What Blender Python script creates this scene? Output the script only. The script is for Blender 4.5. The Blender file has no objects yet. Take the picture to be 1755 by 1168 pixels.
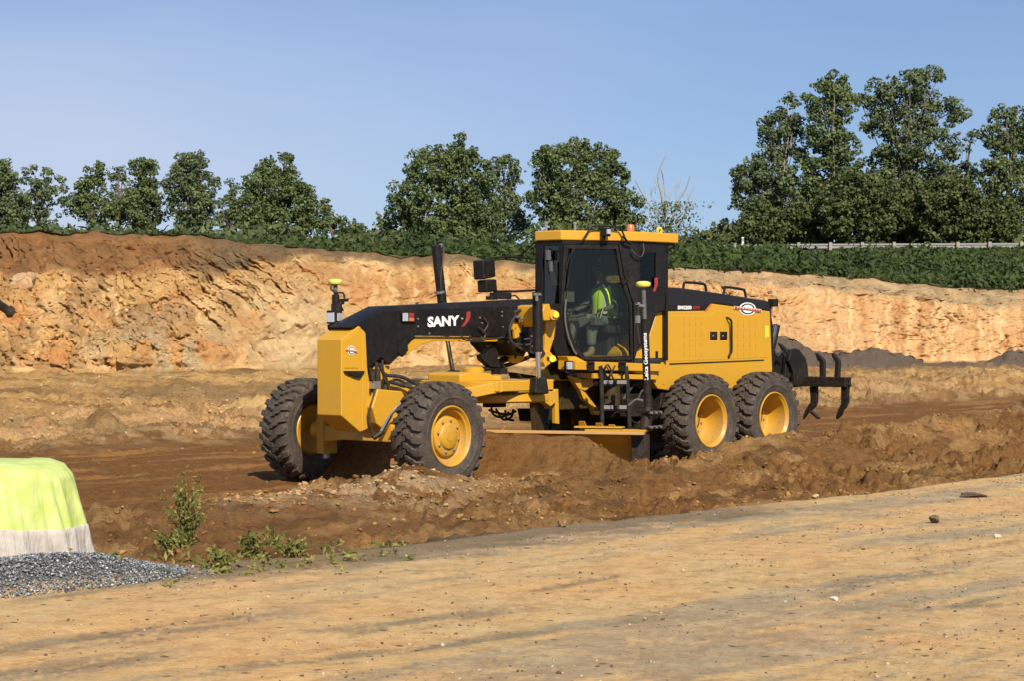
import bpy, math, random
import numpy as np
from mathutils import Vector, Matrix
random.seed(7)
rng = np.random.default_rng(11)
R = math.radians
# ------------------------------------------------------------------ camera, sky, sun
FPX, CXP, HZP, EYE = 3600.0, 877.5, 556.0, 2.05
scene = bpy.context.scene
col = scene.collection
cd = bpy.data.cameras.new('camera'); cam = bpy.data.objects.new('camera', cd); col.objects.link(cam)
cd.sensor_width = 36.0; cd.lens = 36.0 * FPX / 1755.0
cd.shift_y = -(584.0 - HZP) / 1755.0
cd.clip_end = 3000; cd.clip_start = 0.1
cam.location = (0, 0, EYE); cam.rotation_euler = (R(90), 0, 0)
scene.camera = cam
SUN_EL = R(39); SUN_H = (0.295, -0.955)          # direction towards the sun, seen from above
w = bpy.data.worlds.new('World'); scene.world = w; w.use_nodes = True
nt = w.node_tree; nt.nodes.clear()
sky = nt.nodes.new('ShaderNodeTexSky'); sky.sky_type = 'NISHITA'; sky.sun_disc = False
sky.sun_elevation = SUN_EL
sky.sun_rotation = math.atan2(SUN_H[0], SUN_H[1])
sky.air_density = .7; sky.dust_density = .4; sky.ozone_density = 4.0; sky.altitude = 0
bg = nt.nodes.new('ShaderNodeBackground'); bg.inputs[1].default_value = 0.07
out = nt.nodes.new('ShaderNodeOutputWorld')
# a thin veil of high cloud in the sky
tc = nt.nodes.new('ShaderNodeTexCoord'); mp = nt.nodes.new('ShaderNodeMapping'); mp.inputs['Scale'].default_value = (1.6, 1.6, 7.0)
mp.inputs['Rotation'].default_value = (0, R(8), 0)
nz = nt.nodes.new('ShaderNodeTexNoise'); nz.inputs['Scale'].default_value = 1.7; nz.inputs['Detail'].default_value = 5; nz.inputs['Roughness'].default_value = .55
rp = nt.nodes.new('ShaderNodeValToRGB'); rp.color_ramp.elements[0].position = .40; rp.color_ramp.elements[1].position = .80
rp.color_ramp.elements[0].color = (.30, .30, .30, 1); rp.color_ramp.elements[1].color = (.85, .85, .85, 1)
mx = nt.nodes.new('ShaderNodeMix'); mx.data_type = 'RGBA'
mx.inputs['B'].default_value = (3.75, 5.25, 8.6, 1)
nt.links.new(tc.outputs['Generated'], mp.inputs[0]); nt.links.new(mp.outputs[0], nz.inputs['Vector'])
nt.links.new(nz.outputs['Fac'], rp.inputs[0]); nt.links.new(rp.outputs[0], mx.inputs['Factor'])
sx = nt.nodes.new('ShaderNodeSeparateXYZ'); nt.links.new(tc.outputs['Generated'], sx.inputs[0])
def mrange(src, a, b_, lo, hi):
    n = nt.nodes.new('ShaderNodeMapRange'); n.interpolation_type = 'SMOOTHSTEP'
    for k_, v_ in (('From Min', a), ('From Max', b_), ('To Min', lo), ('To Max', hi)): n.inputs[k_].default_value = v_
    nt.links.new(src, n.inputs['Value']); return n.outputs[0]
def mth(op, a, b_):
    n = nt.nodes.new('ShaderNodeMath'); n.operation = op; n.use_clamp = True
    for i_, v_ in enumerate((a, b_)):
        if isinstance(v_, (int, float)): n.inputs[i_].default_value = v_
        else: nt.links.new(v_, n.inputs[i_])
    return n.outputs[0]
hz = mth('MULTIPLY', mth('MULTIPLY', mrange(sx.outputs['X'], .14, -.22, 0, 1), mrange(sx.outputs['Z'], .19, .05, 0, 1)), mrange(nz.outputs['Fac'], .25, .7, .45, 1))
mh = nt.nodes.new('ShaderNodeMix'); mh.data_type = 'RGBA'; mh.inputs['B'].default_value = (6.3, 7.1, 8.9, 1); nt.links.new(hz, mh.inputs['Factor'])
nt.links.new(sky.outputs[0], mx.inputs['A']); nt.links.new(mx.outputs['Result'], mh.inputs['A']); nt.links.new(mh.outputs['Result'], bg.inputs[0]); nt.links.new(bg.outputs[0], out.inputs[0])
sd = bpy.data.lights.new('sun', 'SUN'); sd.energy = 4.9; sd.angle = R(.55); sd.color = (1, .90, .76)
sun = bpy.data.objects.new('sun', sd); col.objects.link(sun)
sv = Vector((SUN_H[0] * math.cos(SUN_EL), SUN_H[1] * math.cos(SUN_EL), math.sin(SUN_EL)))
sun.rotation_euler = sv.to_track_quat('Z', 'Y').to_euler(); sun.location = (10, -10, 20)
scene.view_settings.view_transform = 'Standard'; scene.view_settings.look = 'None'
scene.view_settings.gamma = 1; scene.view_settings.exposure = 0.42
scene.view_settings.use_curve_mapping = False

# ------------------------------------------------------------------ grader frame of reference (u forward, v left, w up)
PHI = R(48.5)
VX, VY = math.sin(PHI), -math.cos(PHI); UX, UY = -math.cos(PHI), -math.sin(PHI)
OX, OY = -1.763, 26.795
def loc_ray(px, py):
    dx, dy, dz = (px - CXP) / FPX, 1.0, -(py - HZP) / FPX
    o = Vector(((-OX) * UX + (-OY) * UY, (-OX) * VX + (-OY) * VY, EYE))
    d = Vector((dx * UX + dy * UY, dx * VX + dy * VY, dz))
    return o, d
def PV(px, py, v):                     # point of the machine where the plane v meets the line of sight
    o, d = loc_ray(px, py); t = (v - o.y) / d.y; p = o + d * t; return (p.x, p.z)
def P3(px, py, v):
    u, w_ = PV(px, py, v); return (u, v, w_)
def PU(px, py, u):
    o, d = loc_ray(px, py); t = (u - o.x) / d.x; p = o + d * t; return (u, p.y, p.z)
def PW(px, py, A, B):                  # on the upright wall through plan points A and B -> (s, w)
    o, d = loc_ray(px, py); a = Vector((A[0], A[1], 0)); e = Vector((B[0] - A[0], B[1] - A[1], 0)); L = e.length; e /= L
    n = Vector((-e.y, e.x, 0)); t = (a - o).dot(n) / d.dot(n); p = o + d * t
    return ((p - a).dot(e), p.z)
def uv_of(x, y): return (x - OX) * UX + (y - OY) * UY, (x - OX) * VX + (y - OY) * VY
def to_world(u, v, w_): return (OX + UX * u + VX * v, OY + UY * u + VY * v, w_)

# ------------------------------------------------------------------ material helpers
def newmat(name):
    m = bpy.data.materials.new(name); m.use_nodes = True
    return m, m.node_tree, m.node_tree.nodes['Principled BSDF']
def mixrgb(nt, a, b, fac, blend='MIX'):
    n = nt.nodes.new('ShaderNodeMix'); n.data_type = 'RGBA'; n.blend_type = blend
    for s, v in (('A', a), ('B', b), ('Factor', fac)):
        i = n.inputs[s] if s != 'Factor' else n.inputs['Factor']
        if hasattr(v, 'is_linked') or hasattr(v, 'links'): nt.links.new(v, i)
        elif isinstance(v, (int, float)): i.default_value = v
        else: i.default_value = (*v, 1)
    return n.outputs['Result']
def noise(nt, scale, detail=4, rough=.6, coord='Object', dist=0, vec=None, sc=None):
    n = nt.nodes.new('ShaderNodeTexNoise'); n.inputs['Scale'].default_value = scale; n.inputs['Detail'].default_value = detail
    n.inputs['Roughness'].default_value = rough; n.inputs['Distortion'].default_value = dist
    t = nt.nodes.new('ShaderNodeTexCoord'); s = t.outputs[coord]
    if sc:
        m = nt.nodes.new('ShaderNodeMapping'); m.inputs['Scale'].default_value = sc; nt.links.new(s, m.inputs[0]); s = m.outputs[0]
    nt.links.new(s, n.inputs['Vector']); return n.outputs['Fac']
def ramp(nt, src, p0, p1, c0=(0, 0, 0), c1=(1, 1, 1)):
    r = nt.nodes.new('ShaderNodeValToRGB'); r.color_ramp.elements[0].position = p0; r.color_ramp.elements[1].position = p1
    r.color_ramp.elements[0].color = (*c0, 1); r.color_ramp.elements[1].color = (*c1, 1); nt.links.new(src, r.inputs[0]); return r.outputs[0]
def bump(nt, src, strength, dist, b):
    n = nt.nodes.new('ShaderNodeBump'); n.inputs['Strength'].default_value = strength; n.inputs['Distance'].default_value = dist
    nt.links.new(src, n.inputs['Height']); nt.links.new(n.outputs[0], b.inputs['Normal']); return n
DUST = (.30, .20, .11)
def paint(name, c, rough=.35, dust=.25, spec=.5, metal=0, coat=0, low=True):
    m, nt, b = newmat(name)
    n1 = noise(nt, 2.2, 6, .7); n2 = noise(nt, 14, 5, .7)
    f = ramp(nt, n1, .34, .68); f2 = ramp(nt, n2, .32, .72)
    mul = nt.nodes.new('ShaderNodeMath'); mul.operation = 'MULTIPLY'; nt.links.new(f, mul.inputs[0]); nt.links.new(f2, mul.inputs[1])
    # dust lies thicker near the ground
    fac = mul.outputs[0]
    if low:
        t = nt.nodes.new('ShaderNodeTexCoord'); s = nt.nodes.new('ShaderNodeSeparateXYZ'); nt.links.new(t.outputs['Object'], s.inputs[0])
        mr = nt.nodes.new('ShaderNodeMapRange'); mr.inputs['From Min'].default_value = 0; mr.inputs['From Max'].default_value = 1.5
        mr.inputs['To Min'].default_value = 2.2; mr.inputs['To Max'].default_value = .5; nt.links.new(s.outputs['Z'], mr.inputs['Value'])
        m2 = nt.nodes.new('ShaderNodeMath'); m2.operation = 'MULTIPLY'; nt.links.new(fac, m2.inputs[0]); nt.links.new(mr.outputs[0], m2.inputs[1]); fac = m2.outputs[0]
    m3 = nt.nodes.new('ShaderNodeMath'); m3.operation = 'MULTIPLY'; m3.use_clamp = True; nt.links.new(fac, m3.inputs[0]); m3.inputs[1].default_value = dust * 2
    cc = mixrgb(nt, c, DUST, m3.outputs[0]); nt.links.new(cc, b.inputs['Base Color'])
    b.inputs['Metallic'].default_value = metal
    rr = ramp(nt, n2, .3, .8, (rough * .8,) * 3, (min(1, rough * 1.5),) * 3); nt.links.new(rr, b.inputs['Roughness'])
    b.inputs['Specular IOR Level'].default_value = spec; b.inputs['Coat Weight'].default_value = coat
    return m
M = {}
M['yellow'] = paint('yellow_paint', (.55, .288, .009), .42, .26)
M['roof_yellow'] = paint('roof_yellow_paint', (.60, .30, .018), .4, .12)
M['black'] = paint('black_paint', (.006, .0052, .005), .45, .07, spec=.3)
M['hood_black'] = paint('hood_black_paint', (.011, .0105, .012), .40, .02, low=False, spec=.35)
M['black_metal'] = paint('black_metal', (.008, .007, .006), .5, .07, spec=.3)
M['frame_shaded'] = paint('shaded_olive_frame', (.030, .021, .005), .5, .10, spec=.3)  # darkened olive: shade under the cab put into the colour of yellow parts
M['inner_dark'] = paint('inner_dark', (.012, .012, .013), .7, .05, low=False)
M['seat_cloth'] = paint('seat_cloth', (.018, .018, .02), .9, .05, low=False)
M['grey_plastic'] = paint('grey_plastic', (.09, .09, .09), .5, .1, low=False)
M['steel'] = paint('bare_steel', (.45, .42, .38), .35, .25, metal=.8)
M['edge_steel'] = paint('worn_edge_steel', (.34, .25, .17), .45, .3, metal=.35)
M['chrome'] = paint('chrome_rod', (.72, .70, .66), .15, .05, metal=1.0, low=False)
M['rubber_hose'] = paint('rubber_hose', (.016, .015, .014), .6, .2)
M['white'] = paint('white_print', (.75, .75, .73), .6, .02, low=False)
M['lip'] = paint('worn_yellow_lip', (.52, .30, .10), .5, .2)
M['red'] = paint('red_print', (.30, .025, .025), .5, .05, low=False)
M['cream'] = paint('cream_print', (.62, .50, .42), .6, .02, low=False)
M['step_grey'] = paint('step_grey', (.30, .28, .26), .5, .3, metal=.3)
M['amber'] = paint('amber_lens', (.55, .13, .04), .3, .05, low=False)
M['lens'] = paint('clear_lens', (.7, .7, .7), .12, .05, metal=.6, low=False)
M['disc_yellow'] = paint('receiver_yellow', (.72, .68, .12), .5, .05, low=False)
M['sticker'] = paint('sticker_yellow', (.80, .60, .05), .5, .05, low=False)
M['galv'] = paint('galvanised_steel', (.27, .27, .255), .45, .08, metal=.35, low=False)
M['post_wood'] = paint('weathered_post', (.30, .27, .22), .8, .1, low=False)
M['hardhat'] = paint('dark_cap', (.012, .012, .014), .6, .02, low=False)
M['skin'] = paint('skin', (.13, .065, .04), .55, .02, low=False)
M['vest'] = paint('hi_vis_vest', (.60, .88, .08), .8, .03, low=False)
M['vest_tape'] = paint('vest_tape', (.55, .57, .55), .4, .03, low=False)
M['shirt'] = paint('grey_shirt', (.095, .105, .105), .9, .03, low=False)
M['jeans'] = paint('grey_green_trousers', (.125, .16, .15), .9, .1, low=False)
M['boot'] = paint('tan_boot', (.20, .15, .10), .8, .3, low=False)
# tyre rubber with dust in the grooves
m, nt, b = newmat('tyre_rubber')
n1 = noise(nt, 5, 6, .7); n2 = noise(nt, 40, 4, .7)
f = ramp(nt, n1, .30, .66, (.10, .10, .10), (.80, .80, .80))
cc = mixrgb(nt, (.020, .019, .019), (.105, .080, .058), f); cc = mixrgb(nt, cc, (.20, .14, .08), ramp(nt, n2, .52, .75, (0, 0, 0), (.65, .65, .65)))
nt.links.new(cc, b.inputs['Base Color']); b.inputs['Roughness'].default_value = .68; b.inputs['Specular IOR Level'].default_value = .35
bump(nt, n2, .35, .008, b); M['tyre'] = m
# tinted cab glass: see-through with a surface reflection
for gname, gt in (('glass', (.80, .84, .78, 1)), ('glass_dark', (.40, .44, .36, 1))):
    m, nt, b = newmat('tinted_' + gname); nt.nodes.remove(b)
    o_ = nt.nodes['Material Output']; tr = nt.nodes.new('ShaderNodeBsdfTransparent'); tr.inputs[0].default_value = gt
    gl = nt.nodes.new('ShaderNodeBsdfGlossy'); gl.inputs['Roughness'].default_value = .03; gl.inputs[0].default_value = (.9, .9, .9, 1)
    fr = nt.nodes.new('ShaderNodeFresnel'); fr.inputs['IOR'].default_value = 1.35
    ms = nt.nodes.new('ShaderNodeMixShader'); nt.links.new(fr.outputs[0], ms.inputs[0]); nt.links.new(tr.outputs[0], ms.inputs[1]); nt.links.new(gl.outputs[0], ms.inputs[2]); nt.links.new(ms.outputs[0], o_.inputs[0])
    M[gname] = m
# soil, colour from the sheet's own soil attribute, mottled and roughened
def soil_mat(name, fine, bstr, bdist, speck=.5, grain=0):
    m, nt, b = newmat(name)
    a = nt.nodes.new('ShaderNodeVertexColor'); a.layer_name = 'soil'
    c = a.outputs['Color']
    n1 = noise(nt, fine, 8, .68); n2 = noise(nt, fine * 5, 6, .75); n3 = noise(nt, fine * .22, 5, .6, dist=.5)
    c = mixrgb(nt, c, (.66, .62, .58), ramp(nt, n1, .30, .55, (.8, .8, .8), (0, 0, 0)), 'MULTIPLY')
    c = mixrgb(nt, c, (1.28, 1.25, 1.18), ramp(nt, n2, .48, .75, (0, 0, 0), (.8, .8, .8)), 'MULTIPLY')
    c = mixrgb(nt, c, (1.15, .95, .82), ramp(nt, n3, .35, .7, (0, 0, 0), (.8, .8, .8)), 'MULTIPLY')
    if grain:
        t4 = nt.nodes.new('ShaderNodeTexCoord'); m4 = nt.nodes.new('ShaderNodeMapping'); m4.inputs['Rotation'].default_value = (0, 0, R(131.5)); m4.inputs['Scale'].default_value = (1, 3.2, 1)
        nt.links.new(t4.outputs['Object'], m4.inputs[0])
        for sc_, lo_, hi_, dk in ((grain, .54, .64, (.62, .56, .48)), (grain * .3, .56, .66, (.80, .76, .72)), (grain * 3.2, .50, .66, (.70, .66, .62))):
            n4 = nt.nodes.new('ShaderNodeTexNoise'); n4.inputs['Scale'].default_value = sc_; n4.inputs['Detail'].default_value = 6; n4.inputs['Roughness'].default_value = .7; nt.links.new(m4.outputs[0], n4.inputs['Vector'])
            c = mixrgb(nt, c, dk, ramp(nt, n4.outputs['Fac'], lo_, hi_, (0, 0, 0), (.9, .9, .9)), 'MULTIPLY')
    if speck:
        v = nt.nodes.new('ShaderNodeTexVoronoi'); v.inputs['Scale'].default_value = fine * 1.5; v.inputs['Randomness'].default_value = 1
        t = nt.nodes.new('ShaderNodeTexCoord'); nt.links.new(t.outputs['Object'], v.inputs['Vector'])
        sp = nt.nodes.new('ShaderNodeSeparateColor'); nt.links.new(v.outputs['Color'], sp.inputs[0])
        near = ramp(nt, v.outputs['Distance'], .12, .26, (1, 1, 1), (0, 0, 0)); pick = ramp(nt, sp.outputs[0], .74, .82)
        mm = nt.nodes.new('ShaderNodeMath'); mm.operation = 'MULTIPLY'; nt.links.new(near, mm.inputs[0]); nt.links.new(pick, mm.inputs[1])
        mm2 = nt.nodes.new('ShaderNodeMath'); mm2.operation = 'MULTIPLY'; nt.links.new(mm.outputs[0], mm2.inputs[0]); mm2.inputs[1].default_value = speck
        c = mixrgb(nt, c, (.10, .075, .05), mm2.outputs[0])
    nt.links.new(c, b.inputs['Base Color']); b.inputs['Roughness'].default_value = .95; b.inputs['Specular IOR Level'].default_value = .12
    ad = nt.nodes.new('ShaderNodeMath'); ad.operation = 'ADD'; nt.links.new(n1, ad.inputs[0]); nt.links.new(n2, ad.inputs[1])
    bump(nt, ad.outputs[0], bstr, bdist, b)
    return m
M['road'] = soil_mat('packed_sandy_road', 6, .8, .014, .9, 20)
M['ground'] = soil_mat('churned_soil', 7, .9, .065, .7, 8)
M['bank'] = soil_mat('cut_clay_bank', 3.8, .8, .12, .35)
M['hill'] = soil_mat('weedy_ground', 1.5, .6, .1, 0)
def leafmat(name, c1, c2, sc=1.2):
    m, nt, b = newmat(name)
    g = nt.nodes.new('ShaderNodeNewGeometry'); n1 = noise(nt, sc, 3, .6)
    f = ramp(nt, n1, .35, .68); c = mixrgb(nt, c1, c2, f)
    rr = ramp(nt, g.outputs['Random Per Island'], 0, 1, (.72, .72, .72), (1.3, 1.3, 1.2)); c = mixrgb(nt, c, rr, 1.0, 'MULTIPLY')
    nt.links.new(c, b.inputs['Base Color']); b.inputs['Roughness'].default_value = .62; b.inputs['Specular IOR Level'].default_value = .3
    tl = nt.nodes.new('ShaderNodeBsdfTranslucent'); nt.links.new(c, tl.inputs[0])
    ms = nt.nodes.new('ShaderNodeMixShader'); ms.inputs[0].default_value = .22; o_ = nt.nodes['Material Output']
    nt.links.new(b.outputs[0], ms.inputs[1]); nt.links.new(tl.outputs[0], ms.inputs[2]); nt.links.new(ms.outputs[0], o_.inputs[0])
    return m
M['leaf'] = leafmat('tree_leaves', (.080, .112, .040), (.142, .182, .064))
M['leaf2'] = leafmat('tree_leaves_blue_green', (.086, .116, .050), (.150, .188, .088))
M['leaf3'] = leafmat('shrub_leaves', (.062, .082, .026), (.112, .132, .044))
M['weed'] = leafmat('weed_leaves', (.09, .11, .02), (.28, .24, .07), 7)
M['weedbank'] = leafmat('bank_weeds', (.026, .045, .009), (.060, .088, .018), .5)
M['bark'] = paint('bark', (.11, .085, .065), .9, .1, low=False)
M['bark_pale'] = paint('pale_dead_wood', (.30, .27, .23), .9, .05, low=False)

# ------------------------------------------------------------------ mesh builder
class MB:
    def __init__(s): s.v = []; s.f = []
    def add(s, vs, fs):
        k = len(s.v); s.v += [tuple(p) for p in vs]; s.f += [tuple(k + i for i in f) for f in fs]
    def box(s, c, d, rz=0, ry=0, rx=0):
        m = Matrix.Rotation(rz, 3, 'Z') @ Matrix.Rotation(ry, 3, 'Y') @ Matrix.Rotation(rx, 3, 'X')
        vs = [Vector(c) + m @ Vector((sx * d[0] / 2, sy * d[1] / 2, sz * d[2] / 2)) for sx in (-1, 1) for sy in (-1, 1) for sz in (-1, 1)]
        s.add(vs, [(0, 1, 3, 2), (4, 6, 7, 5), (0, 4, 5, 1), (2, 3, 7, 6), (0, 2, 6, 4), (1, 5, 7, 3)]); return s
    def prism(s, pts, v0, v1):                       # (u, w) outline pushed from v0 to v1
        n = len(pts); s.add([(p[0], v0, p[1]) for p in pts] + [(p[0], v1, p[1]) for p in pts],
              [tuple(range(n)), tuple(range(2 * n - 1, n - 1, -1))] + [(i, i + n, (i + 1) % n + n, (i + 1) % n) for i in range(n)]); return s
    def slab(s, pts3, d):                            # planar outline of 3D points pushed by vector d
        n = len(pts3); a = [Vector(p) for p in pts3]; d = Vector(d)
        s.add(a + [p + d for p in a], [tuple(range(n)), tuple(range(2 * n - 1, n - 1, -1))] + [(i, i + n, (i + 1) % n + n, (i + 1) % n) for i in range(n)]); return s
    def ring(s, o, i_, d):                           # frame between two outlines of equal count
        n = len(o); O = [Vector(p) for p in o]; I = [Vector(p) for p in i_]; d = Vector(d)
        vs = O + I + [p + d for p in O] + [p + d for p in I]; fs = []
        for k in range(n):
            j = (k + 1) % n
            fs += [(k, j, n + j, n + k), (2 * n + k, 3 * n + k, 3 * n + j, 2 * n + j), (k, 2 * n + k, 2 * n + j, j), (n + k, n + j, 3 * n + j, 3 * n + k)]
        s.add(vs, fs); return s
    def plan(s, pts, w0, w1):                        # (u, v) outline from w0 to w1
        n = len(pts); s.add([(p[0], p[1], w0) for p in pts] + [(p[0], p[1], w1) for p in pts],
              [tuple(range(n)), tuple(range(2 * n - 1, n - 1, -1))] + [(i, i + n, (i + 1) % n + n, (i + 1) % n) for i in range(n)]); return s
    def tube(s, pts, r, n=8, sm=0):
        P = [Vector(p) for p in pts]
        if sm and len(P) > 2:
            Q = []
            for i in range(len(P) - 1):
                p0 = P[max(i - 1, 0)]; p1 = P[i]; p2 = P[i + 1]; p3 = P[min(i + 2, len(P) - 1)]
                for k in range(sm):
                    t = k / sm; Q.append(.5 * ((2 * p1) + (p2 - p0) * t + (2 * p0 - 5 * p1 + 4 * p2 - p3) * t * t + (3 * p1 - p0 - 3 * p2 + p3) * t ** 3))
            Q.append(P[-1]); P = Q
        rs = r if isinstance(r, (list, tuple)) else [r] * len(P)
        if len(rs) != len(P): rs = [rs[0] + (rs[-1] - rs[0]) * i / (len(P) - 1) for i in range(len(P))]
        vs = []; prev = None
        for i, p in enumerate(P):
            t = (P[min(i + 1, len(P) - 1)] - P[max(i - 1, 0)]).normalized()
            a = prev if prev is not None else (Vector((0, 0, 1)) if abs(t.z) < .9 else Vector((1, 0, 0)))
            a = (a - t * a.dot(t)).normalized(); prev = a; b_ = t.cross(a)
            for k in range(n):
                an = 2 * math.pi * k / n; vs.append(p + (a * math.cos(an) + b_ * math.sin(an)) * rs[i])
        fs = [(i * n + k, i * n + (k + 1) % n, (i + 1) * n + (k + 1) % n, (i + 1) * n + k) for i in range(len(P) - 1) for k in range(n)]
        fs += [tuple(range(n - 1, -1, -1)), tuple((len(P) - 1) * n + k for k in range(n))]
        s.add(vs, fs); return s
    def lathe(s, prof, c=(0, 0, 0), axis='Y', n=32, close=False):
        vs = []
        for (r, h) in prof:
            for k in range(n):
                a = 2 * math.pi * k / n; x, z = r * math.cos(a), r * math.sin(a)
                vs.append((c[0] + x, c[1] + h, c[2] + z) if axis == 'Y' else (c[0] + x, c[1] + z, c[2] + h) if axis == 'Z' else (c[0] + h, c[1] + x, c[2] + z))
        m_ = len(prof); fs = [(i * n + k, i * n + (k + 1) % n, ((i + 1) % m_) * n + (k + 1) % n, ((i + 1) % m_) * n + k) for i in range(m_ if close else m_ - 1) for k in range(n)]
        if not close: fs += [tuple(range(n - 1, -1, -1)), tuple((m_ - 1) * n + k for k in range(n))]
        s.add(vs, fs); return s
    def mesh(s, name):
        me = bpy.data.meshes.new(name); me.from_pydata(s.v, [], s.f); me.update()
        import bmesh
        b_ = bmesh.new(); b_.from_mesh(me); bmesh.ops.recalc_face_normals(b_, faces=b_.faces); b_.to_mesh(me); b_.free()
        return me
    def build(s, name, mat, parent=None, bevel=0, angle=40, me=None):
        me = me or s.mesh(name); me.materials.append(mat) if not me.materials else None
        me.polygons.foreach_set('use_smooth', [True] * len(me.polygons)); me.set_sharp_from_angle(angle=R(angle))
        return link(name, me, parent, bevel)
def link(name, me, parent=None, bevel=0):
    o = bpy.data.objects.new(name, me); col.objects.link(o)
    if parent: o.parent = parent
    if bevel:
        b = o.modifiers.new('bevel', 'BEVEL'); b.width = bevel; b.segments = 2; b.limit_method = 'ANGLE'; b.angle_limit = R(35); b.harden_normals = True
    return o
def tag(o, label=None, cat=None, group=None, kind=None):
    if label: o['label'] = label
    if cat: o['category'] = cat
    if group: o['group'] = group
    if kind: o['kind'] = kind
    return o
def empty(name, loc=(0, 0, 0), rz=0):
    o = bpy.data.objects.new(name, None); o.empty_display_size = .3; col.objects.link(o); o.location = loc; o.rotation_euler = (0, 0, rz); return o
def npmesh(name, V, F, mat, k=4):
    me = bpy.data.meshes.new(name); V = np.asarray(V, dtype=np.float32); F = np.asarray(F, dtype=np.int32)
    me.vertices.add(len(V)); me.vertices.foreach_set('co', V.ravel()); me.loops.add(F.size); me.loops.foreach_set('vertex_index', F.ravel())
    me.polygons.add(len(F)); me.polygons.foreach_set('loop_start', np.arange(0, F.size, k, dtype=np.int32)); me.polygons.foreach_set('loop_total', np.full(len(F), k, dtype=np.int32))
    me.update(calc_edges=True); me.materials.append(mat); return me
def text_mesh(txt, size, depth=.004, offset=0.0, extra=None):
    c = bpy.data.curves.new('lettering', 'FONT'); c.body = txt; c.size = size; c.extrude = depth / 2; c.offset = offset; c.align_x = 'LEFT'; c.resolution_u = 3
    o = bpy.data.objects.new('lettering', c); col.objects.link(o); dg = bpy.context.evaluated_depsgraph_get(); dg.update()
    me = bpy.data.meshes.new_from_object(o.evaluated_get(dg)); bpy.data.objects.remove(o); return me

# ------------------------------------------------------------------ numpy noise
_p = rng.permutation(512); _g = rng.normal(size=(512, 2)); _g /= np.linalg.norm(_g, axis=1)[:, None]
def pn(x, y):
    xi = np.floor(x).astype(np.int64); yi = np.floor(y).astype(np.int64); xf = x - xi; yf = y - yi
    def g(a, b_, dx, dy):
        h = _p[(_p[a & 511] + b_) & 511]; q = _g[h]; return q[..., 0] * dx + q[..., 1] * dy
    s = xf * xf * xf * (xf * (xf * 6 - 15) + 10); t = yf * yf * yf * (yf * (yf * 6 - 15) + 10)
    a = g(xi, yi, xf, yf); b_ = g(xi + 1, yi, xf - 1, yf); c = g(xi, yi + 1, xf, yf - 1); d = g(xi + 1, yi + 1, xf - 1, yf - 1)
    return (a + s * (b_ - a)) + t * ((c + s * (d - c)) - (a + s * (b_ - a)))
def fbm(x, y, o=4, l=2.03, g=.5):
    r = 0; a = 1
    for i in range(o): r = r + a * pn(x + 17.3 * i, y - 9.1 * i); x = x * l; y = y * l; a *= g
    return r
def billow(x, y, o=4, g=.55):
    r = 0; a = 1
    for i in range(o): r = r + a * (np.abs(pn(x + 31.7 * i, y + 5.9 * i)) * 2 - .5); x = x * 2.1; y = y * 2.1; a *= g
    return r
def ss(a, b_, x): t = np.clip((x - a) / (b_ - a), 0, 1); return t * t * (3 - 2 * t)

# ------------------------------------------------------------------ terrain
PXS = [-700, 0, 150, 300, 450, 600, 877, 1150, 1450, 1755, 2500]
BASE_Y = [640, 637, 636, 635, 634, 630, 627, 626, 622, 618, 612]
BASE_Z = [.9, .9, .9, .88, .86, .8, .75, .7, .65, .65, .6]
CPX = [-700, 0, 120, 200, 350, 420, 480, 560, 640, 690, 725, 760, 800, 850, 915, 1000, 1150, 1300, 1400, 1500, 1600, 1680, 1755, 2500]
CY_ = [390, 397, 398, 399, 403, 415, 420, 427, 432, 441, 436, 431, 437, 445, 450, 452, 457, 464, 470, 478, 489, 494, 495, 505]
CD_ = [7, 7, 7, 7, 7.5, 8, 8, 8, 8, 8, 8, 8, 8, 8, 8, 8, 8, 7, 6.5, 6, 6, 6, 6, 6]
def kpx(k): return CXP + FPX * k
def base_DZ(k):
    px = kpx(k); y = np.interp(px, PXS, BASE_Y); z = np.interp(px, PXS, BASE_Z); return (EYE - z) * FPX / (y - HZP), z
def crest_DZ(k):
    px = kpx(k); Db, _ = base_DZ(k); D = Db + np.interp(px, CPX, CD_); y = np.interp(px, CPX, CY_)
    return D, EYE + (HZP - y) * D / FPX
BL_C = (-1.97, .17)                                   # blade centre on the machine
bl_dir = Vector((-1.94, 3.85)).normalized()           # along the blade, far end to near end
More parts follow.
